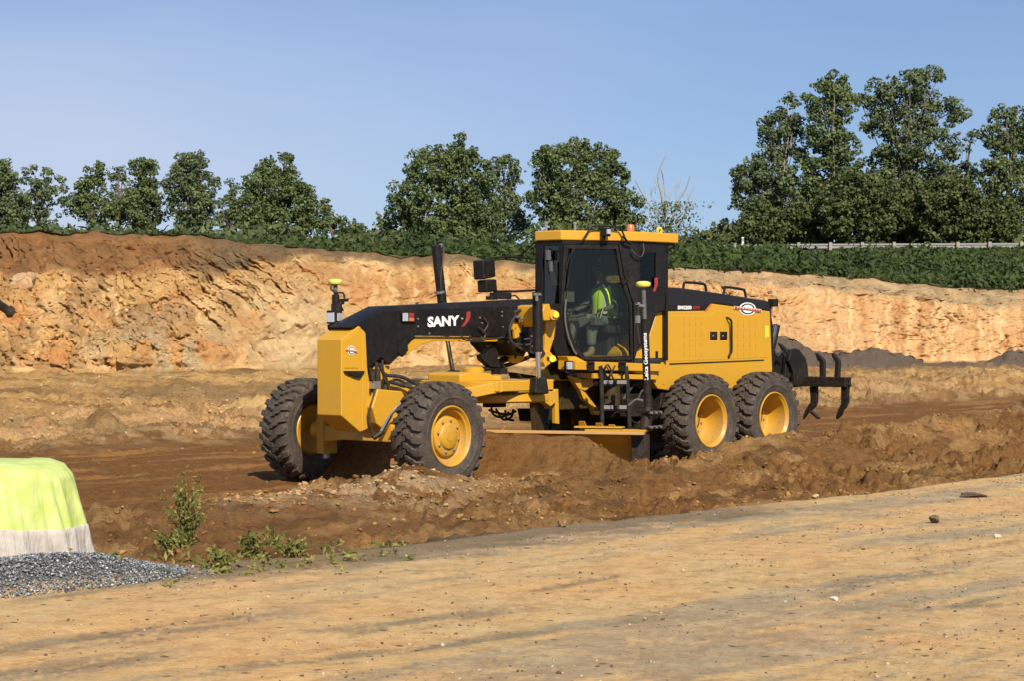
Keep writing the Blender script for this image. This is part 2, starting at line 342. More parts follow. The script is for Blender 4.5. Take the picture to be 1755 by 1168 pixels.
def near_z(u, v):
    n0 = fbm(u * .35, v * .35, 3) * .10
    edge = 8.35 + .25 * pn(u * .35, v * 0 + 3.3) + .12 * pn(u * 1.4, v * 0)
    dv = v - edge
    z = .45 * ss(-1.6, .15, dv)
    berm = np.exp(-((v - 3.1 - .3 * pn(u * .25, u * 0)) / 1.25) ** 2) * (.17 + .12 * pn(u * .45, v * .2 + 7) + .06 * ss(0, -6, u))
    z = z + berm + (.12 + n0) * ss(1.5, 2.4, v) * ss(8.5, 5.5, v)
    z = z + (.26 + .22 * pn(u * .6, v * .6)) * np.exp(-((v + 9.3) / 1.0) ** 2) + (.20 + .2 * pn(u * .4 + 9, v * .4)) * np.exp(-((v + 13.5 + pn(u * .1, u * 0)) / 1.3) ** 2)
    # soil rolled up in front of the mouldboard
    a = (u - BL_C[0]) * bl_dir.x + (v - BL_C[1]) * bl_dir.y; c = (u - BL_C[0]) * bl_dir.y - (v - BL_C[1]) * bl_dir.x
    z = z + (.66 - .09 * a) * np.exp(-((c - .60) / .46) ** 2) * ss(-2.6, -1.2, a) * ss(2.2, 1.4, a)
    z = z + .30 * np.exp(-((c + .75) / .5) ** 2) * ss(-1.2, 0, a) * ss(2.2, 1.4, a)
    z = z + .20 * np.exp(-((v - 2.55) / .55) ** 2) * ss(-3.6, -4.6, u) * (1 + .5 * pn(u * 1.1, v * 1.1))
    z = z + .20 * np.exp(-((v - 2.5) / .8) ** 2) * ss(1.2, 2.2, u) * ss(4.2, 2.6, u)
    # berm of light clods at the right edge of the cut
    z = z + .34 * np.exp(-((v - 2.2) / .8) ** 2 - ((u + 13.5) / 2.4) ** 2)
    return z, dv
D9n = (-9 + OX * VX + OY * VY)
ks = np.concatenate([np.linspace(-.9, -.28, 26)[:-1], np.linspace(-.28, .28, 720), np.linspace(.28, .9, 26)[1:]])
NC = len(ks)
Db, Zb = base_DZ(ks); Dc, Zc = crest_DZ(ks)
rows = []
def seg(a, b_, n, lg=True):
    t = np.arange(n) / n
    for q in t: rows.append(a * (b_ / a) ** q if lg else a + (b_ - a) * q)
one = np.ones(NC)
seg(3.5 * one, 9 * one, 14); seg(9 * one, 21 * one, 135); seg(21 * one, 36 * one, 250); seg(36 * one, Db, 165)
n_face0 = len(rows); NFACE = 150
seg(Db, Dc, NFACE, False); n_face1 = len(rows)
seg(Dc, 130 * one, 50); seg(130 * one, 900 * one, 12); rows.append(900 * one)
D = np.array(rows); NR = len(D); K = np.broadcast_to(ks, D.shape)
X = K * D; Y = D.copy(); U_, V_ = uv_of(X, Y)
zn, dv = near_z(U_, V_)
den = K * VX + VY; D9 = np.where(den < -.15, D9n / np.minimum(den, -.15), 90.0); D9 = np.minimum(D9, .8 * Db)
rise = ss(0, 1, (D - D9) / (Db - D9)) * Zb
zn = zn + rise
ri = np.arange(NR)[:, None]
tf = np.clip((ri - n_face0) / NFACE, 0, 1) * np.ones(NC)          # 0 at the foot of the bank, 1 at its crest
after = ri >= n_face1
plat_z = np.where(True, np.interp(kpx(ks), [0, 600, 900, 1150, 1755], [6.0, 6.0, 5.9, 6.2, 6.35]), 0)
ta = np.clip((D - Dc) / (120 - Dc), 0, 1)
bulge = .10 * np.sin(tf * math.pi)
Z = np.where(tf > 0, Zb + (Zc - Zb) * (np.minimum(tf * 1.0, 1) + bulge * .6), zn)
Z = np.where(after, Zc + (plat_z - Zc) * (ta ** 1.15), Z)
# roughness of each zone
churn = ss(.1, -.5, dv) * ss(1.3, 2.2, V_) + .75 * ss(-8, -8.8, V_) * ss(Db, Db - 14, D)
track = ss(1.6, 1.2, V_) * ss(-8.2, -7.6, V_)
roadm = ss(-.1, .25, dv)
pxg = kpx(K)
facem = ((tf > 0) & ~after).astype(float)
amp = np.clip(D / 26, .6, 1.8)
patchy = .55 + .8 * ss(-.15, .25, fbm(U_ * .5, V_ * .5, 3))
chunk = billow(U_ * 2.9 + 7, V_ * 2.9, 3, .62)
Z = Z + churn * patchy * (billow(U_ * 1.1, V_ * 1.3, 5, .64) * .105 * amp + chunk * .085 * amp + fbm(U_ * 6, V_ * 6, 2, g=.65) * .036 * amp)
Z = Z + track * (fbm(U_ * .4, V_ * 2.6, 4) * .075 + billow(U_ * 1.6, V_ * 2.4, 3) * .04 * ss(-.05, .25, fbm(U_ * .5 + 9, V_ * .6, 3)) + fbm(U_ * 4, V_ * 5, 2) * .016) * (1 - facem)
midm = ss(-8, -11, V_) * (1 - facem) * (~after)
Z = Z + midm * (billow(X * .35, Y * .5, 3, .6) * .15 + billow(X * 1.5, Y * .8, 3, .62) * .10 * ss(-.25, .2, fbm(X * .2, Y * .3 + 3, 3)) + fbm(X * 3, Y * 1.1, 2, g=.6) * .03 + ss(Db - 1, Db - 9, D) * ss(-.05, .2, fbm(X * .2 + 7, Y * .35, 3)) * billow(X * 1.0, Y * .8, 3, .62) * .15)
Z = Z + roadm * (billow(U_ * 5, V_ * 9, 3, .6) * .007 * ss(-.2, .2, fbm(U_ * .4 + 3, V_ * 1.2, 3)) + fbm(U_ * .35, V_ * 2.4, 4) * .012 + fbm(U_ * 3, V_ * 6, 3, g=.6) * .006)
# the cut face: tooth marks of the bucket, slumps and lumps
al = pxg / FPX * 62
ph = al * 1.0 + tf * np.interp(pxg, [0, 300, 600, 1000, 1755], [1.5, 4.5, 3.5, 1.2, .8])
streak = (np.abs(pn(ph * 2.6, tf * 1.3 + 5)) * 2 - .4) * .34 + (np.abs(pn(ph * 7 + 4, tf * 1.5)) * 2 - .4) * .24 + (np.abs(pn(ph * 15 + 4, tf * 2.5)) * 2 - .4) * .10 + .16 * ss(600, 680, pxg) * (np.abs(pn(al * 2.6 + 3, tf * .8)) * 2 - .4)
streak *= ss(.02, .15, tf) * ss(.98, .8, tf) * (.35 + .9 * ss(-.1, .2, fbm(al * .22 + 3, tf * 1.2, 2)))
lump = fbm(al * .45, tf * 3, 3) * .55 + billow(al * 1.2, tf * 7, 4, .6) * .13 + fbm(al * 5, tf * 26, 3, g=.6) * .12 + billow(al * 3.6, tf * 20, 3, .65) * .11 * (.35 + .65 * ss(-.2, .25, fbm(al * .5 + 8, tf * 3, 3)))
leftc = np.exp(-((pxg - 280) / 130) ** 2) * ss(.48, .1, tf)
rough_left = ss(480, 300, pxg) * ss(.85, .4, tf)
cut = (streak + lump + rough_left * billow(al * 2.2, tf * 13, 4, .62) * .20 - leftc * .3) * facem * ss(0, .05, tf) * (.15 + .85 * ss(1.0, .9, tf))
ledge = .25 * ss(.60, .72, tf + .08 * pn(al * .3, tf * 0)) * facem
Y = Y + np.clip(cut + ledge * .6, -1.6, 1.6); X = X + fbm(al * .9 + 9, tf * 8, 3) * .25 * facem * ss(0, .1, tf)
Z = Z + facem * (fbm(al * .9 + 40, tf * 6, 4, g=.6) * .20) * ss(0, .1, tf) * ss(1, .93, tf)
# mounds of grey clay at the foot on the right
def mound(px0, wpx, h, lo, hi):
    g_ = np.exp(-((pxg - px0) / wpx) ** 2)
    return g_ * h
foot = ss(Db - 9, Db - 1, D) * np.where(after, 0, 1) * ss(.5, .12, tf)
clayh = (mound(1338, 60, .95, 0, 0) + mound(1490, 75, .50, 0, 0) + mound(1745, 45, .42, 0, 0)) * (1 + .35 * fbm(al * 1.2, D * .4, 3))
claym = np.zeros_like(Z)
clay_surface = Zb - .05 + clayh * ss(Db - 4.5, Db - .4, D) - .4 * ss(Db - 3.5, Db - 5, D)
low = (clay_surface > Z) & (D > Db - 5)
claym = np.where(low & (clayh > .12) & (tf < .6), 1.0, 0)
Z = np.where(claym > 0, clay_surface + .10 * fbm(al * 3, D * 1.5, 3) + .10 * billow(al * 2.2, D * .8, 3), Z)
Y = Y - claym * facem * (1 - 0) * .2
# crest and hillside roughness
Z = Z + np.where(after & (D < 130), fbm(X * .4, Y * .4, 3) * .25 * ss(Dc, Dc + 3, D), 0)
cn = fbm(al * 1.3, tf * 0 + 2, 3) * .10
Z = Z + cn * ss(.7, 1, tf) * (D < 130)
# gravel heap
GX, GY = -3.22, 12.95
def gmound(x, y):
    u, v = uv_of(x, y); ug, vg = uv_of(GX, GY); return .17 * np.exp(-((u - ug) / .95) ** 4 - ((v - vg) / .62) ** 4)
Z = Z + gmound(X, Y)
# ---- soil colours
def C(*c): return np.array(c, dtype=np.float32)
def lerp(a, b_, t): return a + (b_ - a) * t[..., None]
n_a = fbm(U_ * .4, V_ * .9, 4); n_b = fbm(U_ * 1.7, V_ * 2.2, 4, g=.6); n_s = fbm(U_ * .16 + 5, V_ * 1.5, 5, g=.62)
colr = np.broadcast_to(C(.40, .290, .160), Z.shape + (3,)).copy()
colr = lerp(colr, C(.275, .225, .160), ss(.0, .22, n_s + .35 * fbm(U_ * 2.2, V_ * 9, 4, g=.65)) * .95)
colr = lerp(colr, C(.45, .30, .15), ss(.1, .4, fbm(U_ * .3 + 50, V_ * .6, 4)) * .6)
colr = lerp(colr, C(.47, .36, .22), ss(.12, .4, n_b) * .35)
def streakline(u0, v0, u1, wv, len_):                     # grey wheel marks along the road
    d_ = np.abs(V_ - (v0 + .10 * pn(U_ * .5, U_ * 0 + u0))); return ss(wv, wv * .25, d_) * ss(u1, u1 + len_, U_) * ss(u0, u0 - len_, U_)
for (pa, pb, wv) in (((400, 965), (760, 895), .35), ((880, 1020), (1070, 985), .12), ((400, 1150), (1130, 1058), .13), ((1380, 1020), (1640, 978), .22), ((1480, 1045), (1755, 1030), .25), ((1550, 960), (1755, 925), .10), ((20, 1035), (560, 960), .10), ((-100, 1130), (520, 1050), .30), ((-100, 1170), (300, 1120), .3), ((560, 1090), (900, 1040), .22)):  # the narrow line along the left road edge is a painted step shadow
    g0 = ((EYE - .45) * FPX / (pa[1] - HZP)); g1 = ((EYE - .45) * FPX / (pb[1] - HZP))
    x0, x1 = (pa[0] - CXP) / FPX * g0, (pb[0] - CXP) / FPX * g1
    q0 = np.array(uv_of(x0, g0)); q1 = np.array(uv_of(x1, g1)); dd = q1 - q0; L_ = np.hypot(*dd); dd /= L_
    s_ = (U_ - q0[0]) * dd[0] + (V_ - q0[1]) * dd[1]; c_ = (U_ - q0[0]) * dd[1] - (V_ - q0[1]) * dd[0] + .12 * pn(U_ * 1.1, V_ * 1.1)
    mk = ss(wv, wv * .3, np.abs(c_)) * ss(-.3, .4, s_) * ss(L_ + .3, L_ - .4, s_)
    colr = lerp(colr, C(.18, .15, .11), mk * .8 * roadm * ss(-.28, .12, fbm(U_ * 1.6 + 5, V_ * 7, 4, g=.65)))
soil = np.broadcast_to(C(.225, .130, .060), Z.shape + (3,)).copy()
soil = lerp(soil, C(.35, .225, .115), ss(-.05, .3, n_a + .5 * n_b))
soil = lerp(soil, C(.13, .075, .036), ss(.12, .4, fbm(U_ * 1.3 + 9, V_ * 1.3, 4)) * .8)
trk = np.broadcast_to(C(.205, .115, .054), Z.shape + (3,)).copy()
trk = lerp(trk, C(.31, .19, .095), ss(.0, .35, fbm(U_ * .18, V_ * 1.8, 4)))
mid = np.broadcast_to(C(.42, .285, .145), Z.shape + (3,)).copy()
mid = lerp(mid, C(.54, .385, .21), ss(.0, .35, fbm(X * .3, Y * .6, 4)))
mid = lerp(mid, C(.25, .155, .080), ss(-.02, .25, fbm(X * .35 + 2, Y * .8, 5, g=.6)) * .8)
mid = lerp(mid, C(.27, .195, .115), ss(.08, .35, fbm(X * .1 + 9, Y * .35, 4)) * .9)
mid = lerp(mid, C(.24, .18, .12), ss(5, 1, Db - D) * ss(1000, 1250, pxg) * .8)
bnk = np.broadcast_to(C(.50, .325, .150), Z.shape + (3,)).copy()
bnk = lerp(bnk, C(.60, .42, .22), ss(-.05, .3, fbm(al * .6, tf * 3.5 + 3, 4)))
bnk = lerp(bnk, C(.46, .25, .11), ss(0, .3, fbm(al * .35 + 20, tf * 4, 4)) * .8)
bnk = lerp(bnk, C(.56, .36, .20), ss(1000, 1300, pxg) * .8)
bnk = lerp(bnk, C(.62, .50, .32), np.exp(-((pxg - 520) / 70) ** 2 - ((tf - .25) / .28) ** 2) * .8)
bnk = lerp(bnk, C(.30, .19, .095), rough_left * ss(-.15, .25, fbm(al * 1.1 + 3, tf * 5 + 9, 4, g=.6)) * .75)
bnk = lerp(bnk, C(.42, .35, .24), leftc * ss(-.2, .1, fbm(al * 1.6, tf * 6, 3)) * .9)
gro = ss(.10, .02, np.abs(pn(ph * 6.0 + 11, tf * 1.3))) * ss(-.05, .25, fbm(al * .5 + 60, tf * 2.2, 3)) * ss(.05, .2, tf) * ss(.95, .8, tf)
bnk = lerp(bnk, C(.28, .15, .06), gro * .7)
rid = ss(.08, .01, np.abs(pn(ph * 4.1 + 31, tf * 1.2))) * ss(0, .25, fbm(al * .5 + 90, tf * 2.2, 3))
bnk = lerp(bnk, C(.70, .52, .30), rid * .75)
vz = np.maximum(ss(560, 640, pxg) * ss(900, 840, pxg), ss(1330, 1450, pxg))
fin_s = pn(al * 5.5 + .6 * tf, tf * .9 + 70) + .5 * pn(al * 12, tf * 1.4 + 7)
bnk = lerp(bnk, C(.72, .55, .33), ss(.12, .4, fin_s) * vz * .7); bnk = lerp(bnk, C(.36, .20, .09), ss(-.15, -.42, fin_s) * vz * .6)
topn = tf + .10 * fbm(al * .5, tf * 2, 4)
tl_ = np.interp(pxg, [0, 180, 350, 460, 600, 900, 1300, 1500, 1755], [.60, .62, .66, .80, .90, .92, .84, .72, .66])
redl = ss(420, 250, pxg)
topc = C(.17, .125, .080) * (1 - redl[..., None]) + C(.24, .125, .055) * redl[..., None]
topc = np.where((pxg > 1100)[..., None], C(.40, .31, .20), topc)
topc = topc * .82 * (1 + .5 * fbm(al * 2, tf * 9, 3))[..., None]
bnk = bnk + (topc - bnk) * (ss(tl_ - .05, tl_ + .05, topn) * .9)[..., None]
bnk = lerp(bnk, C(.10, .08, .055), ss(.93, .99, topn) * ss(700, 500, pxg) * .25)
hil = np.broadcast_to(C(.07, .075, .03), Z.shape + (3,)).copy()
hil = lerp(hil, C(.33, .25, .13), ss(Dc + 3.5, Dc + .8, D) * ss(380, 450, pxg) * ss(700, 640, pxg))
hil = lerp(hil, C(.12, .09, .055), ss(Dc + 6, Dc + 2.5, D) * ss(400, 250, pxg))
colr = colr * C(1.27, 1.26, 1.10); soil = soil * C(1.08, 1.03, .80); trk = trk * C(1.06, .97, .68); mid = mid * C(1.12, 1.09, .85); bnk = bnk * C(1.14, 1.13, 1.0)
fin = lerp(soil, trk, track)
crk = ss(.07, .0, np.abs(pn(X * .5 + 3, Y * 1.0))) * ss(0, .2, fbm(X * .4, Y * .5 + 9, 3)) * midm
fin = lerp(fin, C(.44, .30, .16) + 0 * fin, ss(-8, -9, V_) * ss(-12, -10, V_) * ss(-.1, .2, n_b))
fin = lerp(fin, mid, midm); fin = lerp(fin, C(.56, .37, .18) + 0 * fin, midm * ss(-20, -11, V_) * ss(-.1, .15, fbm(X * .4, Y * .8 + 4, 4)) * .9); fin = lerp(fin, C(.17, .10, .045) + 0 * fin, crk * .7)
lightc = np.maximum(np.exp(-((V_ - 2.9) / 1.2) ** 2 - ((U_ - 3.1) / 1.7) ** 2), np.exp(-((V_ - 2.2) / 1.0) ** 2 - ((U_ + 13.8) / 2.2) ** 2) * .8)
fin = lerp(fin, C(.50, .37, .215), lightc * ss(-.25, .15, n_b) * .95)
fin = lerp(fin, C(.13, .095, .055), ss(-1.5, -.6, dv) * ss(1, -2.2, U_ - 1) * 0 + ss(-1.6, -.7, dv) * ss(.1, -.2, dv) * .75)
rm = ss(-.12, .12, dv + .15 * n_b)
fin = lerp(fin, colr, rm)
g0 = (EYE - .45) * FPX / (940 - HZP); x0 = (430 - CXP) / FPX * g0; q0 = np.array(uv_of(x0, g0))
strip = ss(-6.2, -4.4, U_ - q0[0]) * ss(2.2, .8, U_ - q0[0]) * ss(.95, .45, dv + .35 * n_b) * ss(-1.3, -.8, dv + .3 * n_b)
fin = lerp(fin, C(.165, .138, .088) + 0 * fin, strip * .85)
fin = lerp(fin, bnk, facem); fin = np.where(after[..., None], hil, fin)
fin = lerp(fin, C(.165, .140, .112), claym)
cm2 = ss(Db - 7, Db - 2, D) * ss(1290, 1340, pxg) * (1 - facem) * (~after)
fin = lerp(fin, C(.15, .12, .09), cm2 * .8)
fin = lerp(fin, C(.11, .11, .11), ss(.03, .08, gmound(K * D, D)))
fin = np.clip(fin, .01, .9)
VERT = np.stack([X, Y, Z], -1)
SCR = np.stack([CXP + FPX * X / np.maximum(Y, .1), HZP - FPX * (Z - EYE) / np.maximum(Y, .1)], -1)
idx = np.arange(NR * NC).reshape(NR, NC)
quads = np.stack([idx[:-1, :-1], idx[:-1, 1:], idx[1:, 1:], idx[1:, :-1]], -1)
zone = np.zeros((NR - 1, NC - 1), int)                    # 0 ground 1 road 2 embankment 3 hillside
zone[(dv[:-1, :-1] > 0) & (D[:-1, :-1] < 45)] = 1
zone[n_face0:n_face1, :] = 2; zone[n_face1:, :] = 3
for zi, (nm, mt) in enumerate((('ground', 'ground'), ('road', 'road'), ('embankment', 'bank'), ('hillside', 'hill'))):
    q = quads[zone == zi].reshape(-1, 4); uq, inv = np.unique(q, return_inverse=True); inv = inv.reshape(q.shape)
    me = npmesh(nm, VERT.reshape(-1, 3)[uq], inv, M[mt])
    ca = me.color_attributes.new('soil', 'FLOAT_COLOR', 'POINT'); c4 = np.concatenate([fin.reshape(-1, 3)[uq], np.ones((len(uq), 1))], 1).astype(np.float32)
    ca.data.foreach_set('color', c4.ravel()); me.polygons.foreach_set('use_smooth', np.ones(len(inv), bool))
    o = link(nm, me); o['kind'] = 'structure'
def at(px, py, dmin=0, dmax=1e9):                         # the visible ground point nearest to a line of sight
    d2 = (SCR[..., 0] - px) ** 2 + (SCR[..., 1] - py) ** 2; d2 = np.where((D < dmin) | (D > dmax), 1e12, d2)
    i = np.where(d2 < 9)
    if len(i[0]): j = np.argmin(D[i]); return Vector(VERT[i[0][j], i[1][j]])
    j = np.unravel_index(np.argmin(d2), d2.shape); return Vector(VERT[j])

# ------------------------------------------------------------------ loose clods and stones
def ico():
    p = (1 + 5 ** .5) / 2; v = np.array([(-1, p, 0), (1, p, 0), (-1, -p, 0), (1, -p, 0), (0, -1, p), (0, 1, p), (0, -1, -p), (0, 1, -p), (p, 0, -1), (p, 0, 1), (-p, 0, -1), (-p, 0, 1)], float); v /= np.linalg.norm(v[0])
    f = np.array([(0, 11, 5), (0, 5, 1), (0, 1, 7), (0, 7, 10), (0, 10, 11), (1, 5, 9), (5, 11, 4), (11, 10, 2), (10, 7, 6), (7, 1, 8), (3, 9, 4), (3, 4, 2), (3, 2, 6), (3, 6, 8), (3, 8, 9), (4, 9, 5), (2, 4, 11), (6, 2, 10), (8, 6, 7), (9, 8, 1)]); return v, f
IV, IF = ico()
def subdiv(v, f):
    F0 = f; v = [tuple(p) for p in v]; f = []; c = {}
    def mid_(a, b_):
        k = (min(a, b_), max(a, b_))
        if k not in c: m_ = np.array(v[a]) + np.array(v[b_]); v.append(tuple(m_ / np.linalg.norm(m_))); c[k] = len(v) - 1
        return c[k]
    for a, b_, d in F0: x, y, z = mid_(a, b_), mid_(b_, d), mid_(d, a); f += [(a, x, z), (b_, y, x), (d, z, y), (x, y, z)]
    return np.array(v), np.array(f)
IV2, IF2 = subdiv(IV, IF); IV3, IF3 = subdiv(*subdiv(IV2, IF2))
def rocks(name, pts, sizes, cols, mat, flat=.7, jit=.28, big=False):
    bv, bf = (IV2, IF2) if big else (IV, IF); n = len(pts); nv = len(bv)
    V = np.repeat(bv[None], n, 0) * (1 + rng.normal(size=(n, nv, 1)) * jit * (.55 if big else .75))
    for _ in range(7 if big else 3):
        pl_ = rng.normal(size=(n, 1, 3)); pl_ /= np.linalg.norm(pl_, axis=2, keepdims=True); ex = np.maximum((V * pl_).sum(2, keepdims=True) - rng.uniform(.45, .8, (n, 1, 1)), 0); V = V - pl_ * ex
    V = V * rng.uniform([.7, .7, .5 * flat], [1.3, 1.2, 1.1 * flat], size=(n, 3))[:, None, :]
    a = rng.uniform(0, 6.28, n); ca, sa = np.cos(a), np.sin(a); b_ = rng.normal(size=n) * .5; cb, sb = np.cos(b_), np.sin(b_)
    x, y, z = V[..., 0], V[..., 1], V[..., 2]; y, z = y * cb[:, None] - z * sb[:, None], y * sb[:, None] + z * cb[:, None]
    x, y = x * ca[:, None] - y * sa[:, None], x * sa[:, None] + y * ca[:, None]
    V = np.stack([x, y, z], -1) * sizes[:, None, None] + pts[:, None, :]
    F = bf[None] + (np.arange(n) * nv)[:, None, None]
    me = npmesh(name, V.reshape(-1, 3), F.reshape(-1, 3), mat, 3)
    c = me.color_attributes.new('soil', 'FLOAT_COLOR', 'POINT'); c4 = np.concatenate([np.repeat(cols, nv, 0), np.ones((n * nv, 1))], 1).astype(np.float32); c.data.foreach_set('color', c4.ravel())
    o = link(name, me); o['kind'] = 'stuff'; return o
def sample(mask, n, power=2):
    wgt = (mask * D ** power).ravel(); wgt = wgt / wgt.sum(); return rng.choice(wgt.size, n, p=wgt)
vis = (np.abs(K) < .275)
def pickpts(i, jit=.05):
    p = VERT.reshape(-1, 3)[i].copy(); p[:, :2] += rng.normal(size=(len(i), 2)) * jit * .3; return p
M['clod'] = soil_mat('soil_clods', 9, .6, .03, 0)
M['stone'] = soil_mat('gravel_stone', 30, .4, .006, 0)
def clods(name, mask, n, smin, smax, tint, mat='clod', big=False, pw=2, flat=.7, sink=.25):
    i = sample(mask, n, pw); p = pickpts(i); s = smin * (smax / smin) ** (rng.uniform(0, 1, n) ** 2.2)
    c = fin.reshape(-1, 3)[i] * rng.uniform(.85, 1.12, (n, 1)) * np.array(tint); p[:, 2] += s * sink
    return rocks(name, p, s, np.clip(c, 0, .8), M[mat], flat, .3, big)
clods('soil_clod', churn * vis * patchy * (D < 45), 10500, .007, .036, (1.03, 1.02, 1.0))
clods('soil_lump', churn * vis * (patchy > .8) * (D < 45), 110, .04, .06, (1.1, 1.07, 1.05), big=True)
clods('pale_clod', lightc * vis * (D < 50), 1800, .010, .048, (1.05, 1.05, 1.0), flat=.6, big=True)
clods('cut_floor_clod', (track * .25 + midm * 1.0) * vis * (D < Db), 4000, .015, .06, (1.0, 1.0, 1.0), pw=1.5, sink=0)
clods('bank_clod', facem * vis * (rough_left + .12) * (tf < .9), 1500, .03, .10, (.9, .88, .85), pw=1, sink=-.15)
i = sample(roadm * vis * (D < 26) * (.15 + ss(-.1, .3, fbm(U_ * .8, V_ * 1.5, 3))), 3600, 1.7); p = pickpts(i); s = .0030 * (4.6) ** (rng.uniform(0, 1, len(i)) ** 2.5)
pal = np.array([(.45, .38, .28), (.10, .075, .05), (.14, .10, .07), (.30, .24, .17), (.12, .10, .08)])[rng.integers(0, 5, len(i))]
p[:, 2] += s * .3; rocks('road_pebble', p, s, pal, M['stone'])
# grey gravel heap under the cover
n = 23000; uu = rng.uniform(-1.5, 1.5, n); vv = rng.uniform(-.85, .8, n); ug, vg = uv_of(GX, GY)
u_, v_ = ug + uu, vg + vv; gx = OX + UX * u_ + VX * v_; gy = OY + UY * u_ + VY * v_
keep = (gmound(gx, gy) > .012) | (rng.uniform(size=n) < .07); keep &= (gmound(gx, gy) > .002); gx, gy = gx[keep], gy[keep]; n = len(gx)
zg, _ = near_z(*uv_of(gx, gy)); gz = zg + gmound(gx, gy) + rng.uniform(.0, .022, n)
s = rng.uniform(.0045, .0105, n); g_ = rng.choice([.10, .17, .25, .36, .60], n, p=[.18, .30, .28, .18, .06])[:, None] * np.array([(.86, .98, 1.10)])
rocks('gravel', np.stack([gx, gy, gz], 1), s, g_, M['stone'], .8)

def single_rock(name, px, py, size, c, label, cat='stone', flat=.6, sx=1.0, sink=.3, dmax=1e9):
    p = at(px, py, dmax=dmax); bv, bf = IV3, IF3; o3 = rng.uniform(0, 50)
    me_v = np.sign(bv) * np.abs(bv) ** .82
    for _ in range(12):
        pl_ = rng.normal(size=3); pl_ /= np.linalg.norm(pl_); ex = np.maximum(me_v @ pl_ - rng.uniform(.5, .85), 0)[:, None]; me_v = me_v - pl_ * ex
    me_v = me_v * (1 + .30 * fbm(bv[:, 0] * 1.6 + o3, bv[:, 1] * 1.6 + bv[:, 2] * 1.3, 4)[:, None] + .14 * (np.abs(pn(bv[:, 0] * 4 + o3, bv[:, 2] * 4 + bv[:, 1] * 3)) - .3)[:, None]) * np.array([size * sx, size, size * flat])
    me = npmesh(name, me_v, bf, M['stone'] if size < .2 else M['clod'], 3)
    ca = me.color_attributes.new('soil', 'FLOAT_COLOR', 'POINT'); ca.data.foreach_set('color', np.tile(np.array([*c, 1], np.float32), len(me_v)))
    o = link(name, me); o.location = p + Vector((0, 0, size * flat * (1 - sink))); o.rotation_euler = (0, 0, random.uniform(-.3, .3)); tag(o, label, cat); return o
single_rock('stone', 1429, 1029, .028, (.62, .58, .48), 'small white stone lying alone on a grey patch of the sandy road')
single_rock('stone', 1671, 853, .085, (.10, .075, .055), 'flat dark brown stone at the right end of the road edge', flat=.38, sx=1.5)
single_rock('stone', 1602, 895, .055, (.13, .10, .07), 'rounded dark stone on the road just below the flat brown one', flat=.7)
single_rock('stone', 1709, 921, .032, (.55, .50, .40), 'pale chip of stone near the right border of the road')
single_rock('stone', 968, 903, .042, (.24, .15, .08), 'upright brown lump of soil on the edge of the road', 'clod', flat=1.1)
single_rock('stone', 1397, 852, .045, (.50, .40, .24), 'yellowish pale stone in the brown soil beside the road edge')
single_rock('boulder', 42, 486, .34, (.46, .33, .19), 'rounded tan boulder high in the left bank above the black pipe', 'boulder', flat=.9, sink=.8)
# black pipe sticking out of the bank
p = at(20, 532); pr = empty('drain_pipe', p)
mb = MB(); mb.tube([(-.30, -.45, .22), (-.02, -.2, .0), (.32, -.05, -.32)], [.13, .14, .12], 12, 4); mb.build('pipe', M['black_metal'], pr)
mb = MB(); mb.tube([(-.36, -.50, .27), (-.27, -.43, .20)], .165, 12); mb.build('collar', M['black_metal'], pr)
mb = MB(); mb.tube([(-.05, -.22, .03), (.03, -.18, -.04)], .165, 12); mb.build('collar', M['black_metal'], pr)
tag(pr, 'bent black pipe end poking out of the bank at the left', 'pipe')
# ------------------------------------------------------------------ covered object beside the road
def cover():
    r = empty('covered_drum', (-3.29, 13.55, .475))
    n = 160; rows_ = []
    prof = [(0.0, .70, 0), (.25, .697, 0), (.45, .685, 0), (.56, .655, .05), (.61, .60, .3), (.635, .50, .6), (.665, .40, .9), (.70, .285, 1.0), (.712, .275, 1.0), (.735, .15, 1.1), (.78, .02, 1.3), (.83, -.14, 1.4)]
    def ringv(rr, z, a):
        vs = []
        for k in range(n):
            t = 2 * math.pi * k / n
            f = math.sin(t * 11 + 1) * .012 + math.sin(t * 23 + z * 7) * .010 + math.sin(t * 5 + 2) * .012 + abs(math.sin(t * 16 + z * 4)) * .016
            q = rr * .715 + a * f * 1.1; dz = .012 * math.sin(t * 3) * (rr > .3)
            vs.append((q * math.cos(t) * 1.0, q * math.sin(t), z + dz + (a > 1.2) * .03 * math.sin(t * 7)))
        return vs
    def sheet(pr, nm, mt):
        # subdivide profile
        P = []
        for i in range(len(pr) - 1):
            for s in range(5): P.append([pr[i][j] + (pr[i + 1][j] - pr[i][j]) * s / 5 for j in range(3)])
        P.append(pr[-1]); V = [];
        for q in P: V += ringv(*q)
        F = [(i * n + k, i * n + (k + 1) % n, (i + 1) * n + (k + 1) % n, (i + 1) * n + k) for i in range(len(P) - 1) for k in range(n)]
        b = MB(); b.add(V, F); return b.build(nm, mt, r, angle=80)
    sheet(prof[:8], 'yellow_fabric', M['cover_y']); sheet(prof[7:], 'skirt', M['cover_w'])
    b = MB(); b.lathe([(0.01, .0), (.40, .0), (.40, .62), (.01, .62)], n=32, axis='Z'); b.build('drum', M['grey_plastic'], r)
    tag(r, 'drum under a lime yellow and white fabric cover on the gravel heap', 'covered drum')
m, nt, b = newmat('lime_fabric'); n1 = noise(nt, 9, 5, .6); c = mixrgb(nt, (.42, .52, .12), (.50, .57, .21), ramp(nt, n1, .35, .65)); nt.links.new(c, b.inputs['Base Color']); b.inputs['Roughness'].default_value = .75
bump(nt, noise(nt, 5, 4, .6, sc=(3, 3, .8)), .5, .03, b); M['cover_y'] = m
